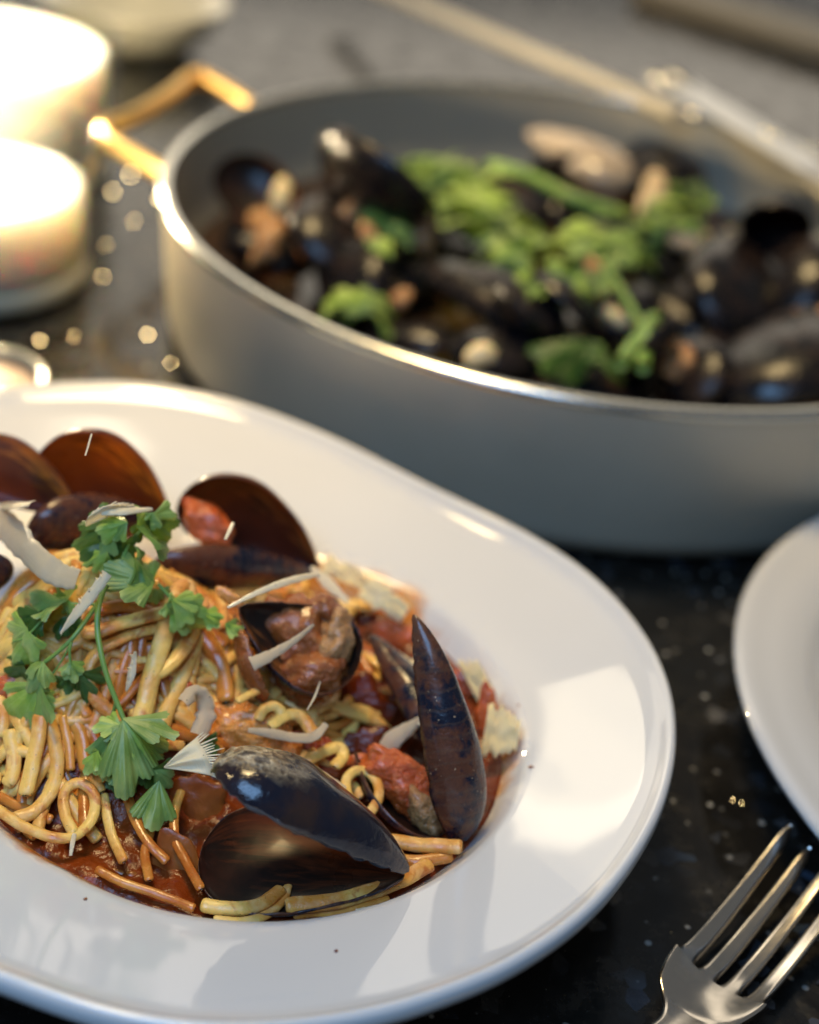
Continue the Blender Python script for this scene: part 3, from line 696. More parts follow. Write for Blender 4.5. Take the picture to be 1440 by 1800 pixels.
# ---------------------------------------------------------------- cheese shavings
def shave(path, width, label, mat='cheese', dz=.006, teeth=0, side=1, nrm=(0, .45, .85), tl=.5, wave=.10, pixw=True, th=.00022, ragged=.22, name='cheese_shaving', seed=0, twist=0):
    """ribbon along path (px,py,extra z); width list in px; comb teeth on one side"""
    P = [on(q[0], q[1], dz + (q[2] if len(q) > 2 else 0)) for q in path]
    for _ in range(2):
        if len(P) > 2: P = [P[0]] + [P[i] * .7 + (P[i - 1] + P[i + 1]) * .15 for i in range(1, len(P) - 1)] + [P[-1]]
    C_ = catmull(P, 12); n = len(C_); d = sum((p - EYE).dot(FWD) for p in P) / len(P)
    N0 = cdir(*nrm); m_ = 9; top = []; uv = []
    for i, p in enumerate(C_):
        t = i / (n - 1); tg = (C_[min(i + 1, n - 1)] - C_[max(i - 1, 0)]).normalized()
        sd = tg.cross(N0).normalized(); nn = sd.cross(tg)
        if twist:
            q = Matrix.Rotation(twist * t, 3, tg); sd = q @ sd; nn = q @ nn
        wf = t * (len(width) - 1); wi = min(int(wf), len(width) - 2); w = .85 * (width[wi] * (1 - wf + wi) + width[wi + 1] * (wf - wi)) * d / FPX
        rg = 1 + ragged * noise.noise(V((t * 14, seed, 0)))
        for j in range(m_):
            u = j / (m_ - 1) - .5
            q = p + sd * (u * w * rg) + nn * (wave * w * math.cos(u * 4) + .12 * w * math.sin(t * 5 + seed) * u * 2)
            top.append(q); uv.append((t, j / (m_ - 1)))
    nrmv = []
    vs = list(top) + [q + (-N0) * th for q in top]; uv = uv + uv
    f = grid_faces(n, m_) + grid_faces(n, m_, off=n * m_, flip=True)
    O = n * m_
    for i in range(n - 1):
        for j in (0, m_ - 1):
            a, b = i * m_ + j, (i + 1) * m_ + j; f.append((a, O + a, O + b, b) if j == 0 else (a, b, O + b, O + a))
    for j in range(m_ - 1):
        for i in (0, n - 1):
            a, b = i * m_ + j, i * m_ + j + 1; f.append((a, b, O + b, O + a))
    # comb teeth
    if teeth:
        for k in range(teeth):
            t = (k + .5) / teeth; i = int(t * (n - 1)); j = m_ - 1 if side > 0 else 0; j2 = j - 1 if side > 0 else 1
            e = top[i * m_ + j]; e2 = top[i * m_ + j2]; out = (e - e2).normalized()
            i2 = min(i + 1, n - 1); tg = (top[i2 * m_ + j] - top[(i2 - 1) * m_ + j]).normalized()
            wl = width[min(int(t * (len(width) - 1)), len(width) - 1)]
            ln = wl * d / FPX * tl * (.35 + .9 * random.random()); hw = (C_[-1] - C_[0]).length / teeth * .55
            dirn = (out + tg * .45 + V((0, 0, .25 * random.uniform(-1, 1)))).normalized()
            b0 = len(vs); base_ = e - out * hw
            for s in (0, .5, 1):
                ww = hw * (1 - .8 * s); c_ = base_ + dirn * ln * s + V((0, 0, -.25 * ln * s * s))
                vs += [c_ + tg * ww, c_ - tg * ww, c_ - N0 * th * (1 - .6 * s)]; uv += [(t, .9)] * 3
            for s in (0, 1):
                a = b0 + s * 3
                f += [(a, a + 1, a + 4, a + 3), (a + 1, a + 2, a + 5, a + 4), (a + 2, a, a + 3, a + 5)]
            f.append((b0 + 6, b0 + 7, b0 + 8))
    o = mk(name, vs, f, mat, uvs=uv)
    return tag(o, label, 'cheese shaving', 'parmesan shavings on the pasta')
def fringe(apex, edge, ln, nteeth, label, mat='cheese', dz=.010):
    A_ = on(apex[0], apex[1], dz); E_ = catmull([on(x, y, dz + z) for x, y, z in edge], 12); N0 = cdir(0, .3, 1); th = .0005
    n_, m_ = len(E_), 10; vs = []; uv = []
    for s_ in (0, 1):
        for i in range(n_):
            for j in range(m_):
                t = .03 + .97 * j / (m_ - 1); p = A_ + (E_[i] - A_) * t + N0 * (.0012 * math.sin(t * 3.0) * (1 + .4 * math.sin(i * .4))) - N0 * th * s_
                vs.append(p); uv.append((i / n_, j / m_))
    O = n_ * m_; f = grid_faces(n_, m_) + grid_faces(n_, m_, off=O, flip=True)
    for i in range(n_ - 1):
        for j in (0, m_ - 1):
            a, b = i * m_ + j, (i + 1) * m_ + j; f.append((a, b, O + b, O + a))
    for j in range(m_ - 1):
        for i in (0, n_ - 1):
            a, b = i * m_ + j, i * m_ + j + 1; f.append((a, b, O + b, O + a))
    k_ = ln * (A_ - EYE).dot(FWD) / FPX; rs = random.Random(4)
    for q in range(nteeth):
        t = (q + .5) / nteeth * (len(E_) - 1); i = int(t); e = E_[i] + (E_[min(i + 1, len(E_) - 1)] - E_[i]) * (t - i)
        d_ = (e - A_).normalized(); sd_ = d_.cross(N0).normalized(); d_ = (d_ + sd_ * rs.uniform(-.12, .12) - UP * .25 * (q / nteeth - .2)).normalized(); L_ = k_ * rs.uniform(.55, 1.1); w_ = (E_[-1] - E_[0]).length / nteeth * .5; b0 = len(vs)
        for s_ in (0, .4, .75, 1):
            c_ = e - d_ * w_ + d_ * L_ * s_ - N0 * L_ * .22 * s_ * s_; ww = w_ * (1 - .8 * s_)
            vs += [c_ + sd_ * ww, c_ - sd_ * ww, c_ - N0 * th * .9]; uv += [(q / nteeth, .95)] * 3
        for s_ in range(3):
            a = b0 + s_ * 3; f += [(a, a + 1, a + 4, a + 3), (a + 1, a + 2, a + 5, a + 4), (a + 2, a, a + 3, a + 5)]
    return tag(mk('cheese_shaving', vs, f, mat, uvs=uv), label, 'cheese shaving', 'parmesan shavings on the pasta')
fringe((286, 1350), [(344, 1298, .004), (358, 1318, .005), (368, 1340, .004), (374, 1364, .002)], 34, 17, 'triangular parmesan shaving with long feathery fringe resting on the front mussel')
fringe((150, 925), [(160, 905, .003), (185, 893, .004), (215, 890, .003), (250, 896, .002)], 20, 19, 'cream parmesan flake with ragged teeth above the parsley cluster', dz=.018)
shave([(106, 1114, 0), (130, 1082, .003), (160, 1048, .005), (190, 1008, .005)], [3, 20, 24, 18], 'long slanting cream parmesan sliver with frayed left edge over the stem', 'cheese', .014, teeth=15, side=-1, tl=.55, nrm=(.1, .1, 1))
shave([(-10, 905, .004), (28, 940, .004), (62, 985, .002), (104, 1018, 0), (136, 1018, 0)], [70, 58, 50, 52, 40], 'broad grey translucent parmesan strip at the left edge', 'cheese_grey', .016, wave=.1, nrm=(0, .2, 1), seed=3, teeth=0)
shave([(2, 888, 0), (28, 890, 0), (56, 884, 0)], [14, 26, 18], 'small cream parmesan flake at the left edge above the grey strip', 'cheese', .022, seed=4)
shave([(178, 900, 0), (215, 900, .002), (268, 894, 0)], [14, 20, 5], 'thin cream flake pointing right behind the parsley cluster', 'cheese', .021, seed=6)
shave([(222, 1215, 0), (232, 1190, .002), (238, 1145, .003)], [4, 18, 5], 'tiny feather shaped parmesan flake left of the thick strand', 'cheese', .009, teeth=9, side=-1, tl=.7, nrm=(0, 0, 1))
shave([(322, 1235, .004), (342, 1205, .004), (362, 1222, .002), (368, 1258, 0), (348, 1292, 0)], [28, 32, 34, 42, 34], 'curved translucent parmesan crescent in the middle of the nest', 'cheese_wet', .008, nrm=(0, .1, 1), wave=.15, seed=9)
shave([(436, 1283, 0), (480, 1288, 0), (520, 1298, 0), (556, 1304, 0), (574, 1272, .002)], [10, 20, 20, 24, 12], 'long wavy pale shaving below the meat mussel', 'cheese_wet', .010, seed=10)
shave([(502, 1335, 0), (535, 1352, 0), (565, 1366, 0), (606, 1390, 0)], [16, 38, 30, 18], 'pinkish translucent shaving with tiny teeth above the front mussel', 'cheese_wet', .008, teeth=14, side=1, tl=.45, seed=11)
shave([(672, 1330, -.002), (684, 1298, .002), (722, 1280, .004), (748, 1262, .006), (766, 1234, .010)], [34, 40, 26, 14, 4], 'twisted parmesan strip reaching onto the upright mussel', 'cheese_wet', .006, nrm=(0, .1, 1), seed=12, twist=.6)
shave([(734, 1272, .006), (746, 1271, .007), (757, 1270, .008)], [6, 4, 2], 'thin curl splitting off the twisted strip', 'cheese', .006)
shave([(442, 1168, 0), (478, 1152, .002), (520, 1128, .004), (552, 1098, .006)], [30, 22, 14, 6], 'narrow parmesan strip inside the meat mussel', 'cheese_wet', .018, seed=13, nrm=(0, 0, 1))
shave([(400, 1068, 0), (448, 1040, .003), (510, 1018, .004), (560, 1008, .004)], [6, 12, 16, 12], 'long parmesan strip bridging the top of the meat mussel', 'cheese', .024, seed=14)
shave([(548, 996, .002), (572, 1022, .002), (612, 1058, 0)], [8, 26, 10], 'forked cream shaving on the tip of the rear mussel', 'cheese', .018, seed=15)
shave([(540, 1248, 0), (555, 1226, 0), (563, 1198, 0)], [2, 5, 2], 'hair thin cheese sliver under the meat mussel', 'cheese', .016)
shave([(124, 1504, 0), (126, 1485, .001), (131, 1465, .001)], [6, 10, 8], 'small pale sliver on the front left loop', 'cheese', .006)
shave([(626, 1602, 0), (658, 1596, 0), (690, 1590, 0)], [10, 12, 10], 'flat cream crumb stuck on the front lip', 'cheese', .003)
shave([(150, 800, 0), (156, 780, 0), (161, 762, 0)], [3, 4, 3], 'fine cheese thread on the orange mussel shell', 'cheese', .034)
shave([(396, 948, 0), (404, 932, 0), (410, 918, 0)], [6, 9, 6], 'short pale sliver inside the rear mussel', 'cheese', .030)
# ridged blurred flakes at the far edge of the well
def ridged(px, py, z, wpx, hpx, ang, label, nr=9):
    p = at(px, py, z); d = (p - EYE).dot(FWD); k = d / FPX
    X = cdir(math.cos(R(ang)), math.sin(R(ang)), 0); Y = cdir(-math.sin(R(ang)), math.cos(R(ang)), -.35).normalized(); Z = X.cross(Y).normalized()
    vs = []; n_, m_ = 40, 16
    for s in (1, -1):
        for i in range(n_):
            for j in range(m_):
                u, v_ = i / (n_ - 1) - .5, j / (m_ - 1) - .5
                edge = max(.2, (1 - .35 * (u + .5)) * (1 + .45 * noise.noise(V((u * 6, px, s * .02)))) )
                zz = .0004 * math.sin(u * nr * 6.28 + 3 * noise.noise(V((u * 4, v_ * 4, px)))) + .0012 * noise.noise(V((u * 3, v_ * 3, px))) + .15 * wpx * k * (1 - (2 * u) ** 2) * .4 + (.0005 * s)
                vs.append(p + X * u * wpx * k + Y * v_ * hpx * k * edge + Z * zz)
    f = grid_faces(n_, m_) + grid_faces(n_, m_, off=n_ * m_, flip=True); O = n_ * m_
    for i in range(n_ - 1):
        for j in (0, m_ - 1):
            a, b = i * m_ + j, (i + 1) * m_ + j; f.append((a, O + a, O + b, b) if j == 0 else (a, b, O + b, O + a))
    for j in range(m_ - 1):
        for i in (0, n_ - 1):
            a, b = i * m_ + j, i * m_ + j + 1; f.append((a, b, O + b, O + a))
    o = mk('cheese_shaving', vs, f, 'cheese_yellow')
    return tag(o, label, 'cheese shaving', 'parmesan shavings on the pasta')
ridged(882, 1288, .0265, 60, 95, -10, 'ridged yellow parmesan chip at the right edge of the well')
ridged(676, 1056, .0270, 88, 50, -35, 'ridged pale yellow flake behind the meat mussel', 14)
ridged(612, 1012, .0265, 96, 38, -25, 'blurred ridged yellow flake beside the tip of the rear mussel', 11)
ridged(842, 1200, .0225, 34, 100, 28, 'blurred crumbly yellow flake behind the upright mussel', 8)
ridged(700, 1160, .026, 60, 24, -20, 'small white flake in the red sauce behind the dull shell', 5)

# ---------------------------------------------------------------- parsley
def leaf(base_, tip, nrm, parent, mat='leaf', spread=1.0, curl=.25, fold=.12, seed=0, aspect=1.0, lobes=3):
    B_, T_ = V(base_), V(tip); X = T_ - B_; L = X.length; X.normalize()
    Z = V(nrm); Z = (Z - X * Z.dot(X)).normalized(); Y = Z.cross(X)
    vs = []; uv = []; NP, NRr = 85, 10
    mx = R(66) * spread; rs = random.Random(seed * 7 + 3)
    lc = [(-1 + (2 * k + 1) / lobes) + rs.uniform(-.05, .05) for k in range(lobes)]
    ll = [rs.uniform(.82, 1.0) * (1 if abs(c_) < .4 else .86) for c_ in lc]; bendl = [rs.uniform(-.9, .9) for _ in lc]; hwl = 1.18 / lobes
    for i in range(NP):
        u = -1 + 2 * i / (NP - 1)
        k = min(range(lobes), key=lambda q: abs(u - lc[q])); w = (u - lc[k]) / hwl          # place inside its lobe
        ph = u * mx
        r_ = ll[k] * (.74 + .26 * max(0, 1 - abs(w) ** 2.2) ** .5)
        r_ += .035 * abs(math.sin(w * math.pi * 1.5 + .5 * math.pi)) - .02
        for j in range(NRr):
            t = j / (NRr - 1); rr = L * 1.04 * r_ * t
            ph2 = ph + (lc[k] * mx - ph) * .22 * t
            x = rr * math.cos(ph2); y = rr * math.sin(ph2) * aspect
            z = -curl * L * t * t * (.5 + .5 * abs(u)) + fold * L * t * (.5 - abs(w)) * .8 + .12 * bendl[k] * L * t * t + .16 * L * noise.noise(V((x / L * 2.2, y / L * 2.2, seed))) * t
            vs.append(B_ + X * x + Y * y + Z * z); uv.append((t * r_, (u + 1) / 2 * lobes))
    f = grid_faces(NP, NRr)
    o = mk('leaf', vs, f, mat, parent, uvs=uv)
    return o
def stem(pts, wpx, parent, dz=.012, taper=.8):
    P = [on(q[0], q[1], dz + (q[2] if len(q) > 2 else 0)) for q in pts]
    for _ in range(2): P = [P[0]] + [P[i] * .7 + (P[i - 1] + P[i + 1]) * .15 for i in range(1, len(P) - 1)] + [P[-1]]
    d = (P[0] - EYE).dot(FWD); a = wpx * d / FPX / 2
    v, f = sweep(catmull(P, 8), a, a * .8, normal=cdir(0, .3, 1), k=10, taper=lambda s: 1 - (1 - taper) * s)
    return mk('stem', v, f, 'stem', parent), P
GS = 'parsley sprigs on the pasta'
def sprig(loc, label): return empty('parsley_sprig', loc, label, 'parsley', GS)
def lf(px0, py0, px1, py1, parent, z0=.010, z1=.008, n=(0, .2, 1), multi=3, fan=52, **k):
    B_, T_ = on(px0, py0, z0), on(px1, py1, z1); N_ = cdir(*n); k.pop('lobes', None); mat = k.pop('mat', 'leaf'); sp_ = k.pop('spread', 1.0); sd_ = k.pop('seed', 0); k.pop('aspect', None)
    return frond(B_, T_, N_, parent, multi, fan * min(1.25, sp_), mat, sd_, **k)
def frond(B_, T_, N_, parent, multi, fan, mat, sd_, curl=.25, fold=.12):
    rs = random.Random(sd_ * 13 + 1); ax = T_ - B_
    N_ = (N_ - ax.normalized() * N_.dot(ax.normalized())).normalized()
    for i in range(multi):
        q = (-1 + 2 * i / (multi - 1)) if multi > 1 else 0
        a_ = R(q * fan + rs.uniform(-6, 6)); M_ = Matrix.Rotation(a_, 3, N_)
        ln = (1 - .28 * q * q) * rs.uniform(.88, 1.05)
        tip = B_ + M_ @ ax * ln + N_ * ax.length * rs.uniform(-.14, .10)
        n2 = (N_ + (M_ @ ax).normalized().cross(N_) * rs.uniform(-.55, .55)).normalized()
        mt = mat if rs.random() < .75 else {'leaf': 'leaf_bright', 'leaf_bright': 'leaf', 'leaf_dark': 'leaf'}[mat]
        leaf(B_ + N_ * .0003 * i, tip, n2, parent, mat=mt, spread=(.60 if multi <= 3 else .50) * rs.uniform(.85, 1.1), curl=curl * rs.uniform(.6, 2.0), fold=fold * rs.uniform(-.3, .5), seed=sd_ * 3 + i, lobes=3)
# main sprig
sp = sprig(on(170, 1060, .012), 'parsley sprig with long stem hanging down the front of the nest')
stem([(186, 1028, 0), (170, 1062, 0), (168, 1100, .001), (176, 1150, .001), (190, 1200, 0), (205, 1232, -.001), (219, 1268, -.002)], 11, sp)
stem([(205, 1232, -.001), (196, 1262, -.006), (190, 1290, -.008)], 8, sp)
stem([(172, 1060, 0), (150, 1092, 0), (126, 1128, 0), (100, 1148, -.001), (76, 1166, -.002)], 9, sp)
stem([(126, 1128, 0), (120, 1140, 0), (124, 1166, -.002)], 6, sp)
stem([(124, 1132, 0), (108, 1165, -.003), (92, 1185, -.004)], 4, sp)
lf(219, 1266, 228, 1396, sp, multi=5, fan=68, z0=.011, z1=.010, n=(-.15, .25, 1), mat='leaf', spread=1.0, curl=.3, fold=.15, seed=1)
lf(212, 1275, 158, 1280, sp, .011, .010, (-.1, .6, .8), mat='leaf_bright', spread=.65, curl=.1, seed=2)
lf(225, 1280, 300, 1330, sp, .011, .010, (.2, .4, .8), mat='leaf', spread=.8, curl=.25, seed=3)
lf(228, 1340, 182, 1418, sp, .007, .004, (-.1, -.1, 1), mat='leaf_dark', spread=.8, curl=.1, seed=4)
lf(175, 1320, 143, 1362, sp, .009, .006, (-.4, .3, .8), mat='leaf', spread=.5, curl=.2, seed=5)
lf(268, 1350, 305, 1395, sp, .007, .004, (.2, 0, 1), mat='leaf_dark', spread=.9, curl=.15, seed=6)
lf(280, 1372, 264, 1468, sp, .008, .004, (.2, 0, 1), multi=1, mat='leaf_bright', curl=.1, seed=7)
# left branch leaves
lf(78, 1164, 40, 1215, sp, .010, .009, (-.1, .5, 1), mat='leaf', spread=.8, curl=.3, fold=.15, seed=8)
lf(72, 1200, 8, 1318, sp, .007, .003, (-.2, .1, 1), mat='leaf', spread=.55, curl=.1, seed=9)
lf(62, 1215, 86, 1272, sp, .006, .004, (.1, .1, 1), mat='leaf_bright', spread=.7, curl=.2, seed=10)
lf(124, 1162, 132, 1206, sp, .010, .009, (0, .5, 1), mat='leaf_bright', spread=.8, curl=.2, seed=11)
lf(140, 1180, 158, 1248, sp, .007, .004, (.1, 0, 1), mat='leaf_dark', spread=.9, curl=.2, seed=12)
lf(120, 1190, 112, 1225, sp, .005, .003, (0, 0, 1), mat='leaf_dark', spread=1., curl=.2, seed=13)
# left edge sprig
sp = sprig(on(40, 1110, .008), 'bright parsley leaves at the left edge of the nest')
stem([(80, 1080, 0), (62, 1105, 0), (45, 1125, 0), (22, 1128, 0)], 5, sp, .010)
lf(50, 1106, 6, 1178, sp, .012, .008, (-.2, .1, 1), mat='leaf_bright', spread=.95, curl=.15, fold=.1, seed=14)
lf(80, 1082, 12, 1092, sp, .009, .010, (0, .5, .8), mat='leaf_dark', spread=.7, curl=.2, seed=15)
lf(44, 1168, 4, 1200, sp, .006, .003, (0, .1, 1), mat='leaf_dark', spread=1, curl=.2, seed=16)
# middle left sprig
sp = sprig(on(110, 1060, .010), 'crinkled green parsley leaf under the long cheese sliver')
stem([(170, 1062, 0), (140, 1064, 0), (110, 1058, 0)], 5, sp, .008)
lf(116, 1060, 42, 1034, sp, .010, .010, (-.1, .7, .8), mat='leaf', spread=.9, curl=.3, fold=.18, seed=17)
lf(120, 1050, 92, 1082, sp, .009, .006, (-.2, .1, 1), mat='leaf', spread=.9, curl=.2, seed=18)
lf(110, 1085, 135, 1140, sp, .006, .003, (0, 0, 1), mat='leaf_dark', spread=.8, curl=.2, seed=19)
# top sprig of pale leaves
sp = sprig(on(230, 1020, .012), 'pale green folded parsley leaf on top of the nest')
stem([(278, 1026, 0), (292, 1042, 0), (310, 1062, -.001)], 7, sp, .013)
lf(268, 1028, 176, 982, sp, .014, .017, (.0, .75, .75), mat='leaf', spread=.95, curl=.3, fold=.14, seed=20)
lf(236, 985, 288, 1010, sp, .017, .014, (.3, .6, .7), mat='leaf', spread=.8, curl=.3, seed=21)
lf(230, 1005, 232, 1052, sp, .013, .010, (0, .1, 1), mat='leaf_bright', spread=.9, curl=.2, seed=22)
lf(275, 1035, 280, 1072, sp, .011, .008, (.2, .1, 1), mat='leaf', spread=1., curl=.2, seed=23)
lf(302, 1056, 376, 1086, sp, .014, .013, (-.1, .5, .9), multi=3, fan=24, mat='leaf_bright', curl=.15, seed=24)
lf(355, 1078, 408, 1104, sp, .013, .013, (-.1, .5, .9), multi=2, fan=16, mat='leaf_bright', curl=.12, seed=44)
lf(395, 1096, 444, 1120, sp, .013, .013, (-.1, .4, .9), multi=2, fan=18, mat='leaf_bright', curl=.10, seed=45)
lf(300, 1068, 378, 1112, sp, .011, .010, (0, -.1, 1), mat='leaf', spread=.5, curl=.12, seed=25)
lf(292, 1060, 318, 1082, sp, .012, .011, (0, .4, 1), mat='leaf_bright', spread=.9, curl=.2, seed=26)
# back cluster
sp = sprig(on(220, 940, .016), 'dense dark parsley cluster against the rear mussels')
stem([(215, 985, 0), (225, 950, 0), (250, 930, .002)], 6, sp, .014)
lf(225, 920, 158, 935, sp, .020, .017, (-.1, .3, .9), mat='leaf_bright', spread=.8, curl=.2, seed=27)
lf(238, 925, 312, 938, sp, .020, .017, (.1, .5, .8), mat='leaf', spread=.6, curl=.2, seed=28)
lf(262, 905, 300, 965, sp, .019, .015, (.1, -.1, 1), mat='leaf_dark', spread=.9, curl=.2, seed=29)
lf(200, 925, 118, 950, sp, .016, .013, (-.1, .3, .9), mat='leaf_dark', spread=.9, curl=.2, seed=30)
lf(215, 945, 130, 975, sp, .014, .011, (-.1, .2, .9), mat='leaf_dark', spread=.8, curl=.2, seed=31)
lf(220, 950, 235, 985, sp, .015, .012, (0, 0, 1), mat='leaf_dark', spread=1.1, curl=.2, seed=32)
lf(190, 970, 140, 1000, sp, .013, .010, (-.1, .2, .9), mat='leaf', spread=.8, curl=.2, seed=33)
lf(270, 900, 265, 935, sp, .022, .019, (0, .6, .7), mat='leaf', spread=.8, curl=.2, seed=34)
sp = sprig(on(372, 1315, .006), 'scrap of parsley peeking out under the combed shaving')
lf(360, 1300, 385, 1332, sp, .006, .005, (.1, .2, 1), mat='leaf_dark', spread=.9, seed=35)

# ---------------------------------------------------------------- second plate
prof = [(0, .004), (.070, .004), (.084, .006), (.094, .011), (.1005, .0170), (.104, .0196), (.112, .0206), (.1165, .0216), (.119, .0224), (.1210, .0224), (.1222, .0214), (.1220, .0200), (.119, .0185), (.103, .0155), (.090, .0100), (.070, .0012), (.066, .0010), (.064, .0025), (0, .0025)]
sp2 = lathe('side_plate', prof, (.2082, .2959, 0), 'porcelain', n=160)
tag(sp2, 'round white plate cut off by the right edge of the picture', 'plate')
o = blob('pasta_crumb', at(1446, 1208, .008), ((1, 0, 0), (0, 1, 0), (0, 0, 1)), (.0045, .0025, .0016), 'meat_tan', seed=3)
tag(o, 'small yellow food scrap on the plate at the right edge', 'food scrap')

# ---------------------------------------------------------------- pot
QC = V((.0502, .5227, 0)); PR = .1555
pot = empty('cooking_pot', (QC.x, QC.y, 0), 'low wide grey metal pot with gold handle full of mussels and parsley', 'pot')
lathe('body', [(0, .0015), (PR - .013, .0012), (PR - .0085, .0022), (PR - .0055, .0050), (PR - .0042, .0100), (PR - .0012, .0520), (PR - .0010, .0545), (PR - .0038, .0545)], QC, 'pot', pot, n=200)
lathe('lining', [(PR - .0040, .0542), (PR - .0055, .030), (PR - .010, .010), (PR - .018, .0055), (0, .0050)], QC, 'pot_in', pot, n=200)
lathe('rim', [(PR - .0042, .0535), (PR - .0044, .0553), (PR - .0036, .0562), (PR - .0012, .0562), (PR - .0002, .0554), (PR - .0003, .0535)], QC, 'pot_rim_metal', pot, n=200)
hp = [(452, 196), (425, 178), (385, 152), (352, 136), (330, 142), (296, 170), (232, 208), (186, 224), (184, 240), (206, 258), (250, 284), (296, 312)]
H_ = [at(x, y, .046) for x, y in hp]
v, f = sweep(catmull(H_, 8), .0030, .0042, normal=(0, 0, 1), k=14)
mk('handle', v, f, 'gold', pot)
for q in (H_[1], H_[-1]):
    pass
br = lathe('broth', [(0, .0), (.12, .0004), (PR - .0062, .0)], (QC.x, QC.y, .0185), 'broth', None, n=96)
tag(br, 'dark brown cooking broth in the bottom of the grey pot', 'broth')

GPOT = 'mussels heaped in the grey pot'
random.seed(11)
def inpot(x, y, m=.02): return math.hypot(x - QC.x, y - QC.y) < PR - m
def pot_mussel(P, Q, D, label, inner='shell_in_dark', open_=None, meatmat=None, wr=.27, group=GPOT, seed=0, outer_='shell_black'):
    m = empty('mussel', P, label, 'mussel', group)
    half(P, Q, D, wr, .18, m, inner, outer_, seed=seed, n=22, m=14)
    P, Q, D = V(P), V(Q), V(D).normalized(); X = (Q - P).normalized()
    if open_ is not None:
        ax = D.cross(X).normalized(); Q2 = P + Matrix.Rotation(open_, 3, ax) @ (Q - P); D2 = Matrix.Rotation(open_, 3, ax) @ (-D)
        half(P, Q2, D2, wr, .18, m, inner, 'shell_black', seed=seed + 1, n=22, m=14)
        if meatmat:
            c = P + ((Q + Q2) / 2 - P) * .55
            blob('meat', c, (X, ax, D), ((Q - P).length * .28, (Q - P).length * .14, (Q - P).length * .10), meatmat, m, amp=.3, freq=180, seed=seed, sub=3)
    return m
def shellpx(x0, y0, z0, x1, y1, z1, D, label, **k):
    return pot_mussel(at(x0, y0, z0), at(x1, y1, z1), cdir(*D), label, **k)
shellpx(720, 470, .040, 985, 590, .034, (.2, .8, .5), 'big dark mussel lying across the middle front of the pot', wr=.30, seed=20)
shellpx(1010, 585, .028, 800, 640, .028, (.1, .7, .5), 'reddish brown mussel near the front wall of the pot', open_=.5, meatmat='pulp_red', seed=22)
shellpx(925, 235, .044, 1098, 330, .040, (.2, .8, .5), 'mussel shell coloured pale brown for a glint at the back of the pot', seed=24, outer_='shell_glint_tint')
shellpx(1150, 610, .030, 1262, 700, .034, (-.6, .5, .3), 'mussel gaping towards us with tan edges near the pot front', inner='shell_in_brown', open_=-.7, meatmat='meat_tan', seed=26)
shellpx(1290, 410, .034, 1262, 590, .030, (.6, .4, .5), 'grey mussel with whitish patch at the right inside the pot', seed=28)
shellpx(1320, 420, .036, 1420, 560, .034, (-.5, .3, .7), 'black mussel against the right wall of the pot', seed=30)
shellpx(1430, 560, .030, 1330, 720, .034, (-.3, .5, .7), 'brown mussel at the right front of the pot', inner='shell_in_brown', open_=.5, meatmat='meat_tan', seed=32)
shellpx(400, 420, .036, 520, 470, .030, (-.4, .5, .6), 'mussel at the left of the pot with meat showing', open_=.6, meatmat='meat_tan', seed=34)
shellpx(560, 430, .030, 655, 545, .030, (-.6, .4, .6), 'upright dark mussel behind the small parsley tuft', seed=36)
shellpx(650, 350, .030, 560, 470, .036, (.5, .5, .5), 'dark mussel left of the large parsley heap', open_=-.5, meatmat='meat_tan', seed=38)
shellpx(640, 590, .026, 800, 610, .028, (0, .8, .5), 'brownish mussel by the pot wall in front of the parsley tuft', seed=40)
shellpx(1110, 470, .036, 1090, 600, .030, (.5, .4, .6), 'slim dark mussel standing under the parsley stalk', seed=42)
shellpx(1100, 250, .030, 1190, 340, .030, (0, .8, .4), 'black mussel in the shadow of the back wall of the pot', seed=44)
cnt = 0
while cnt < 24:
    a = random.uniform(0, 6.28); r_ = math.sqrt(random.random()) * (PR - .036); x, y = QC.x + r_ * math.cos(a), QC.y + r_ * math.sin(a)
    h = random.uniform(0, 6.28); L = random.uniform(.040, .052)
    x2, y2 = x + L * math.cos(h), y + L * math.sin(h)
    if not inpot(x2, y2, .014): continue
    z = random.uniform(.019, .026); z2 = random.uniform(.019, .027)
    op = random.choice((None, .6, .9, -.7)); up_ = random.random() < .45
    pot_mussel((x, y, z), (x2, y2, z2), V((random.uniform(-.6, .6), random.uniform(-.6, .6), -.8 if up_ else .8)), 'blurred dark mussel somewhere in the heap inside the pot', open_=op,
               inner=random.choice(('shell_in_brown', 'shell_in_dark', 'shell_in_orange_glow')), meatmat=random.choice(('meat_tan', 'pulp_brown', None)) if op else None, group='half hidden mussels in the pot heap', seed=60 + cnt)
    cnt += 1
def bit(px, py, z, w, h, ang, mat, label, cat, name, seed=0):
    p = at(px, py, z); d = (p - EYE).dot(FWD); k = d / FPX; a = R(ang)
    o = blob(name, p, (cdir(math.cos(a), math.sin(a), 0), cdir(-math.sin(a), math.cos(a), 0), cdir(0, 0, 1)), (w * k / 2, h * k / 2, min(w, h) * k / 2 * .8), mat, amp=.55, freq=150, seed=seed, sub=3)
    return tag(o, label, cat)
bit(577, 405, .040, 105, 50, 18, 'onion', 'cream coloured chunk on the mussels at the left of the pot', 'garlic piece', 'garlic_piece', 1)
bit(494, 350, .044, 62, 34, 90, 'onion', 'small upright white lump standing in for a reflection at the left back of the pot', 'garlic piece', 'garlic_piece', 2)  # white lump added in place of a bright reflection
bit(470, 430, .040, 90, 50, 55, 'meat_tan', 'peach coloured mussel flesh at the left of the pot', 'mussel meat', 'mussel_meat', 3)
bit(662, 440, .042, 45, 95, 20, 'meat_tan', 'orange mussel flesh left of the parsley heap in the pot', 'mussel meat', 'mussel_meat', 4)
bit(742, 410, .044, 40, 60, 10, 'meat_tan', 'small orange flesh peeking through the parsley', 'mussel meat', 'mussel_meat', 5)
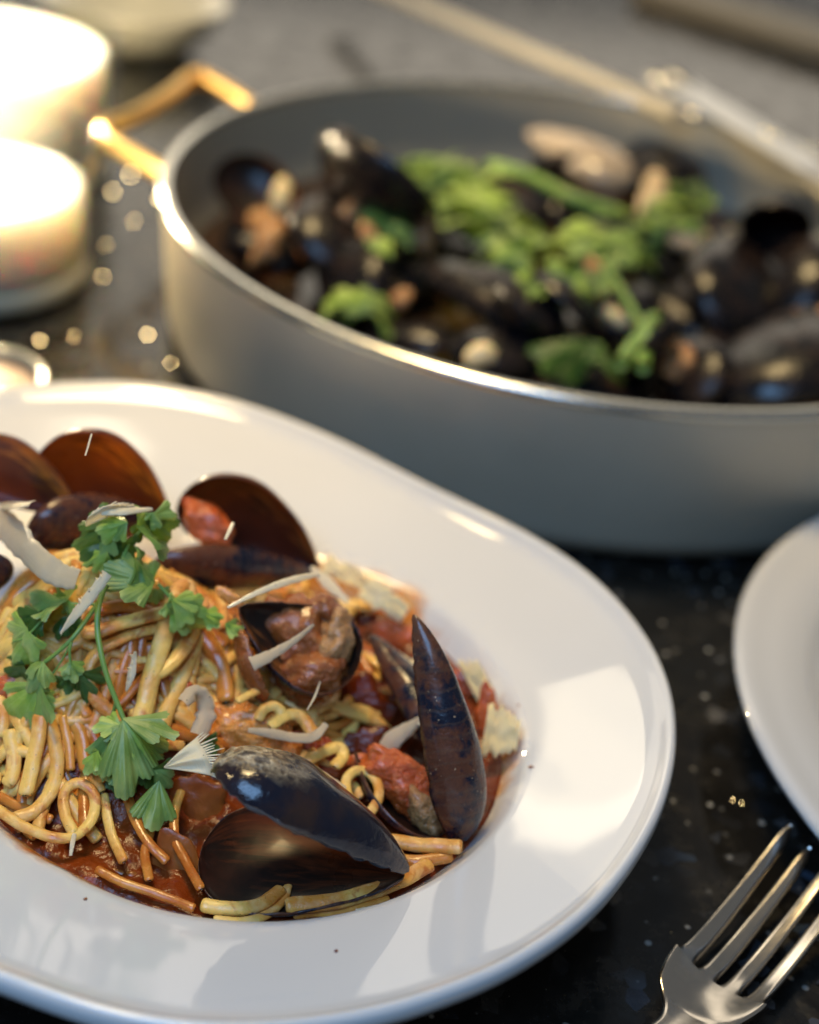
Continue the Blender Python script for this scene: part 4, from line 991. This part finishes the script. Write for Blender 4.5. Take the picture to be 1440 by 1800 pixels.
bit(700, 525, .036, 46, 34, 30, 'meat_tan', 'orange flesh right of the small parsley tuft', 'mussel meat', 'mussel_meat', 6)
bit(838, 628, .042, 62, 34, 25, 'onion', 'pale oval lump standing in for a highlight by the front wall of the pot', 'garlic piece', 'garlic_piece', 7)  # pale lump added where a white highlight falls
bit(1142, 352, .046, 84, 44, 80, 'cheese_wet', 'pale pointed onion piece behind the parsley stalk', 'onion piece', 'onion_piece', 8)
bit(1275, 420, .042, 44, 28, 60, 'onion', 'small white piece at the right of the pot', 'garlic piece', 'garlic_piece', 9)
bit(1050, 510, .042, 34, 100, 10, 'meat_tan', 'tan onion sliver under the parsley in the pot', 'onion piece', 'onion_piece', 10)
bit(1085, 555, .038, 60, 34, -30, 'onion', 'cream round piece below the parsley stalk', 'garlic piece', 'garlic_piece', 11)
bit(1405, 590, .040, 170, 70, 30, 'meat_tan', 'large tan chunk at the right side of the pot', 'potato piece', 'potato_piece', 12)
bit(1215, 420, .042, 60, 40, 0, 'cheese_wet', 'pinkish piece right of the parsley heap', 'shallot piece', 'shallot_piece', 13)

GPS = 'parsley bunches in the pot'
def pleaf(x0, y0, x1, y1, z0, z1, parent, n=(0, .5, .8), mat='leaf_bright', seed=0, spread=.9):
    return frond(at(x0, y0, z0), at(x1, y1, z1), cdir(*n), parent, 2, 34, mat, seed)
def pstem(pts, w, parent):
    P = [at(*q) for q in pts]; d = (P[0] - EYE).dot(FWD); a = w * d / FPX / 2
    v, f = sweep(catmull(P, 6), a, a, k=8); return mk('stem', v, f, 'stem', parent)
b1 = tag(empty('parsley_sprig', at(800, 380, .05), 'x', 'parsley', GPS), 'large parsley bunch in the back left half of the pot heap')
for i in range(46):
    t = i / 45; cx = 680 + 230 * t + random.uniform(-15, 15); cy = 350 - 75 * math.sin(3.14 * min(1, t * 1.1)) + random.uniform(-10, 80) * (1 if i % 2 else .4)
    an = random.uniform(2.2, 5.0); ln = random.uniform(34, 60)
    pleaf(cx, cy, cx + ln * math.cos(an), cy - ln * math.sin(an), .050, .046, b1, (random.uniform(-.4, .4), random.uniform(.2, .9), .7), random.choice(('leaf', 'leaf_bright', 'leaf_bright', 'leaf_dark')), 100 + i)
pstem([(1095, 378, .046), (1010, 350, .050), (930, 310, .052), (860, 290, .050)], 24, b1)
b2 = tag(empty('parsley_sprig', at(1050, 430, .05), 'x', 'parsley', GPS), 'second parsley bunch spread across the right of the pot')
for i in range(52):
    t = i / 51; cx = 890 + 340 * t + random.uniform(-20, 20); cy = 400 + 60 * math.sin(5 * t) + random.uniform(-25, 60)
    an = random.uniform(2.4, 5.6); ln = random.uniform(34, 62)
    pleaf(cx, cy, cx + ln * math.cos(an), cy - ln * math.sin(an), .050, .044, b2, (random.uniform(-.4, .4), random.uniform(.2, .9), .7), random.choice(('leaf', 'leaf_bright', 'leaf_bright', 'leaf_dark')), 140 + i)
pstem([(1040, 440, .048), (1085, 500, .046), (1128, 575, .044)], 14, b2)
b3 = tag(empty('parsley_sprig', at(630, 530, .04), 'x', 'parsley', GPS), 'small parsley tuft near the left front wall of the pot')
for i in range(8):
    an = random.uniform(0, 6.28); pleaf(632, 530, 632 + 50 * math.cos(an), 530 - 38 * math.sin(an), .042, .038, b3, (random.uniform(-.4, .4), .5, .7), random.choice(('leaf', 'leaf_bright', 'leaf_dark')), 180 + i)
b4 = tag(empty('parsley_sprig', at(1120, 600, .04), 'x', 'parsley', GPS), 'two bright green parsley stalk ends by the pot front')
pstem([(1150, 560, .042), (1122, 595, .042), (1092, 638, .042)], 26, b4); pstem([(1135, 580, .044), (1133, 610, .044), (1130, 645, .044)], 26, b4)
b5 = tag(empty('parsley_sprig', at(1040, 620, .04), 'x', 'parsley', GPS), 'dark parsley leaf drooping toward the pot front wall')
for i, (a_, b_) in enumerate(((1045, 670), (1010, 690), (1060, 640))): pleaf(1040, 600, a_, b_, .040, .036, b5, (0, .3, .9), 'leaf_dark', 190 + i)

# ---------------------------------------------------------------- fork
O_ = at(1262, 1727, .006); Tt = at(1388, 1462, .013)
dd = Tt - O_; dd.z = 0; Lf = dd.length; hd = math.atan2(dd.y, dd.x) - math.asin(.0086 / Lf)
FX = V((math.cos(hd), math.sin(hd), 0)); FY = V((-math.sin(hd), math.cos(hd), 0))
TL = math.sqrt(Lf ** 2 - .0086 ** 2)
FO = V((O_.x, O_.y, 0))
def fz(u):                        # height of the fork along its length
    if u < -.012: return .0065 + .010 * min(1, (-u - .012) / .03)
    if u < .008:
        t = (u + .012) / .020; return .0065 - .0030 * t * t * (3 - 2 * t)
    t = (u - .008) / (TL - .008); return .0035 + .0085 * t ** 1.6
fork = empty('fork', FO, 'four tined steel fork lying on the black counter at the lower right', 'fork')
W2 = .0107
def tine_grid(name, rows, edge0, parent, m_=9, th=.0017):
    # rows: (u, right y, left y); edges rounded off, fading in from edge0
    vs = []
    for (u, lo, hi) in rows:
        eb = min(1, max(0, (u - edge0) / .004)) if edge0 is not None else 1
        for s in (1, -1):
            for j in range(m_):
                w = j / (m_ - 1); y = lo + (hi - lo) * w
                e = 1 - (abs(2 * w - 1) ** 6) * eb * .75
                if edge0 is None: e = 1 - (abs(2 * w - 1) ** 10) * .8 * min(1, max(0, (.0 - u) / .003))
                dish = .9 * y * y / W2 * .35
                vs.append(FO + FX * u + FY * y + V((0, 0, fz(u) + dish + s * th / 2 * e)))
    n_ = len(rows); K = 2 * m_; f = []
    for i in range(n_ - 1):
        for j in range(m_ - 1):
            a = i * K + j; f.append((a, a + K, a + K + 1, a + 1))
            a = i * K + m_ + j; f.append((a, a + 1, a + K + 1, a + K))
        a, b = i * K, i * K + m_; f.append((a, b, b + K, a + K))
        a, b = i * K + m_ - 1, i * K + 2 * m_ - 1; f.append((a, a + K, b + K, b))
    if edge0 is not None: i = n_ - 1; f.append(tuple([i * K + j for j in range(m_)] + [i * K + m_ + j for j in reversed(range(m_))]))
    return mk(name, vs, f, 'steel', parent)
def headw(u):
    if u < -.0105:
        t = min(1, (-.0105 - u) / .0105); return .0029 + .0058 * (1 - t) ** 2.2
    t = (u + .0105) / .0105; return .0087 + (W2 - .0087) * math.sin(max(0, min(1, t)) * 1.57)
rows = [(-.030 + .0012 * i) for i in range(26)] ; rows = [(u, -headw(u), headw(u)) for u in rows if u <= -1e-6] + [(0, -W2, W2)]
tine_grid('head', rows, None, fork, m_=25)
ends = [TL, TL * .985, TL * .985, TL]; tc0 = [.75 * W2, .25 * W2, -.25 * W2, -.75 * W2]; tipc = [.0086, .0029, -.0029, -.0086]
for k in range(4):
    rows = []
    for i in range(61):
        t = (i / 60) ** 1.3; u = t * ends[k]
        slot = .00078 * min(1, u / .0016) ** .5
        w = (W2 / 4 - slot) * (1 - .32 * t ** 1.3); c_ = tc0[k] + (tipc[k] - tc0[k]) * t
        if t > .90: w *= max(.25, 1 - ((t - .90) / .10) ** 2 * .75)
        if k in (0, 3):           # outer tines keep the outer edge flush with the head
            o_ = (1 if k == 0 else -1) * slot * (1 - t); c_ += o_ * .0
        rows.append((u, c_ - w, c_ + w) if u > 0 else (0, tc0[k] - W2 / 4, tc0[k] + W2 / 4))
    tine_grid('tine', rows, 0.0, fork)
hn = [FO + FX * u + V((0, 0, fz(u))) for u in (-.030, -.045, -.065, -.09, -.12)]
v, f = sweep(catmull(hn, 6), .0032, .0022, normal=(0, 0, 1), k=14); mk('handle', v, f, 'steel', fork)

# ---------------------------------------------------------------- candles and glass
def candle(c, r, h_glass, z_wax, label, flare=1.0, energy=.12, dish=None):
    e = empty('candle', (c[0], c[1], 0), label, 'candle', 'tea light candles at the left')
    w = .0028
    prof = [(0, .0006), (r - .004, .0006), (r - .001, .003), (r, .008), (r * flare, h_glass - .001), (r * flare - .001, h_glass), (r * flare - w, h_glass - .0008), (r - w, .012), (r - .006, .0085), (0, .0085)]
    lathe('glass_cup', prof, (c[0], c[1], 0), 'glass', e, n=96)
    rw = r - w - .0008
    lathe('glass_foot', [(0, .0012), (r - .0045, .0012), (r - .0022, .0036), (r - .0030, .0090), (r - .007, .0100), (0, .0100)], (c[0], c[1], 0), 'glow_tint', e, n=64)  # cream tint paints the flame light bent through the clear foot
    lathe('wax', [(0, .0105), (rw - .003, .0105), (rw, .0130), (rw, z_wax), (rw - .002, z_wax + .0006), (rw - .006, z_wax), (0, z_wax - .0006)], (c[0], c[1], 0), 'wax', e, n=64)
    p = V((c[0], c[1], z_wax))
    v, f = sweep([p, p + V((0, 0, .004)), p + V((.0006, 0, .007))], .0006, .0006, normal=(0, 1, 0), k=8); mk('wick', v, f, 'wick', e)
    lathe('flame', [(0.0001, .004), (.0018, .006), (.0026, .009), (.0021, .014), (.0010, .019), (.0001, .023)], (c[0], c[1], z_wax), 'flame', e, n=16)
    l = bpy.data.lights.new('candle_light', 'POINT'); l.energy = energy; l.color = (1, .80, .50); l.shadow_soft_size = .004
    lo = bpy.data.objects.new('candle_light', l); COL.objects.link(lo); lo.location = (c[0], c[1], z_wax + .029)
    return e
c1 = at(-55, 480, 0); c2 = at(-70, 285, 0)
candle((c1.x, c1.y), .047, .056, .037, 'lit candle in a clear glass cup at the left edge', 1.02, .9)
candle((c2.x, c2.y), .068, .060, .052, 'wide glowing white candle behind the glass cup at the upper left', 1.02, 2.3)
d1 = at(235, 85, 0)
lathe('glass_dish', [(0, .003), (.018, .0032), (.032, .006), (.046, .016), (.053, .028), (.0535, .0295), (.0515, .0295), (.043, .0135), (.030, .002), (0, .001)][::-1], (d1.x, d1.y, 0), 'glow_tint', n=96)
tag(bpy.data.objects['glass_dish'], 'shallow glass dish coloured pale yellow for the candle light in it at the top left', 'glass dish')
sd = empty('sauce_dish', (-.142, .413, 0), 'small round dish with pale rim at the left behind the plate', 'dish')
lathe('bowl', [(0, .001), (.017, .001), (.0195, .004), (.0215, .012), (.0212, .0132), (.0195, .0130), (.0175, .006), (0, .005)], (-.142, .413, 0), 'pot_rim_metal', sd, n=64)
lathe('filling', [(0, .0095), (.0176, .0092)], (-.142, .413, 0), 'jam_tan', sd, n=48)

# ---------------------------------------------------------------- utensils at the back
P = [at(1195, 204, .0585), at(950, 100, .046), at(700, -8, .032), at(560, -75, .022)]
P = [P[0] + (P[2] - P[0]) * t for t in (0, .25, .5, .75, 1.0, 1.3)]
v, f = sweep(P, .0058, .0040, normal=(0, 0, 1), k=14, taper=lambda s: .8 if s < .01 else 1)
o = mk('spoon_handle', v, f, 'pale_handle'); tag(o, 'long pale spoon handle lying with its end on the back rim of the pot', 'spoon')
tg = empty('tongs', at(1145, 130, .01), 'steel tongs lying over the right back rim of the pot', 'tongs')
for dx, z0 in ((0, 0), (30, -.006)):
    a_, b_ = at(1148 + dx, 132 - dx * .1, .058 + z0), at(1480 + dx, 330, .062 + z0)
    v, f = sweep([a_ + (b_ - a_) * t for t in (0, .2, .4, .6, .8, 1)], .0052, .0016, normal=cdir(0, .8, .4), k=12, taper=lambda s: .7 + .3 * min(1, s * 3))
    mk('arm', v, f, 'tong_steel', tg)
a_, b_ = at(1110, -12, .006), at(1480, 108, .006)
dx_ = (b_ - a_).normalized(); nn = V((-dx_.y, dx_.x, 0))
q = [a_, b_, b_ + nn * .05, a_ + nn * .05]
vs = [V((p.x, p.y, .0005)) for p in q] + [V((p.x, p.y, .014)) for p in q]
o = mk('wooden_board', vs, [(0, 3, 2, 1), (4, 5, 6, 7), (0, 1, 5, 4), (1, 2, 6, 5), (2, 3, 7, 6), (3, 0, 4, 7)], 'board_wood', smooth=False)
bv = o.modifiers.new('edge', 'BEVEL'); bv.width = .002; bv.segments = 3
tag(o, 'pale wooden board edge at the top right corner', 'board')

# ---------------------------------------------------------------- mineral glints in the granite
random.seed(5)
vs = []; fs = []
LAMP = V((-.24, .62, 1.18)); LAMP2 = LAMP
def glint(p, s, aim=True):
    if aim:
        h = ((EYE - p).normalized() + ((random.choice((LAMP, LAMP, LAMP2))) - p).normalized()).normalized()
        h = (h + V((random.gauss(0, .03), random.gauss(0, .03), 0))).normalized()
    else: h = V((random.gauss(0, .3), random.gauss(0, .3), 1)).normalized()
    a = h.orthogonal().normalized(); b = h.cross(a); k = len(vs); th0 = random.random() * 6
    z0 = min((a * math.cos(th0 + i * .8976) + b * math.sin(th0 + i * .8976)).z for i in range(7)) * s
    for i in range(7): vs.append(p + V((0, 0, .00005 - z0)) + (a * math.cos(th0 + i * .8976) + b * math.sin(th0 + i * .8976)) * s * random.uniform(.7, 1.1))
    fs.append(tuple(range(k, k + 7)))
for (x, y) in [(229, 308), (198, 338), (186, 433), (180, 488), (130, 592), (452, 22), (281, 350), (1186, 1007), (1150, 190), (1288, 95), (70, 600), (235, 390), (330, 60), (560, 40), (930, 30), (1000, 95), (260, 590), (300, 640)]:
    q_ = at(x, y, 0); glint(q_, .00034 + .00060 * max(0, min(1, (q_.y - .42) / .5)))
for (x, y) in [(1288, 1407), (1304, 1413), (895, 1752), (993, 1672), (1360, 1588), (1163, 1745), (1180, 1640), (1110, 1560), (1330, 1300), (960, 1740), (1050, 1690), (1090, 1735), (1350, 1380)]:
    glint(at(x, y, 0), .00013)
for i in range(260):
    x, y = random.uniform(-.5, .9), random.uniform(.15, 1.6); glint(V((x, y, 0)), random.uniform(.0002, .0005) * (1 if y > .45 else .5), i % 4 == 0 and y > .45)
mk('granite_glints', vs, fs, 'glint', smooth=False)
tag(bpy.data.objects['granite_glints'], 'tiny sparkling mineral flakes in the black granite', None, kind='stuff')
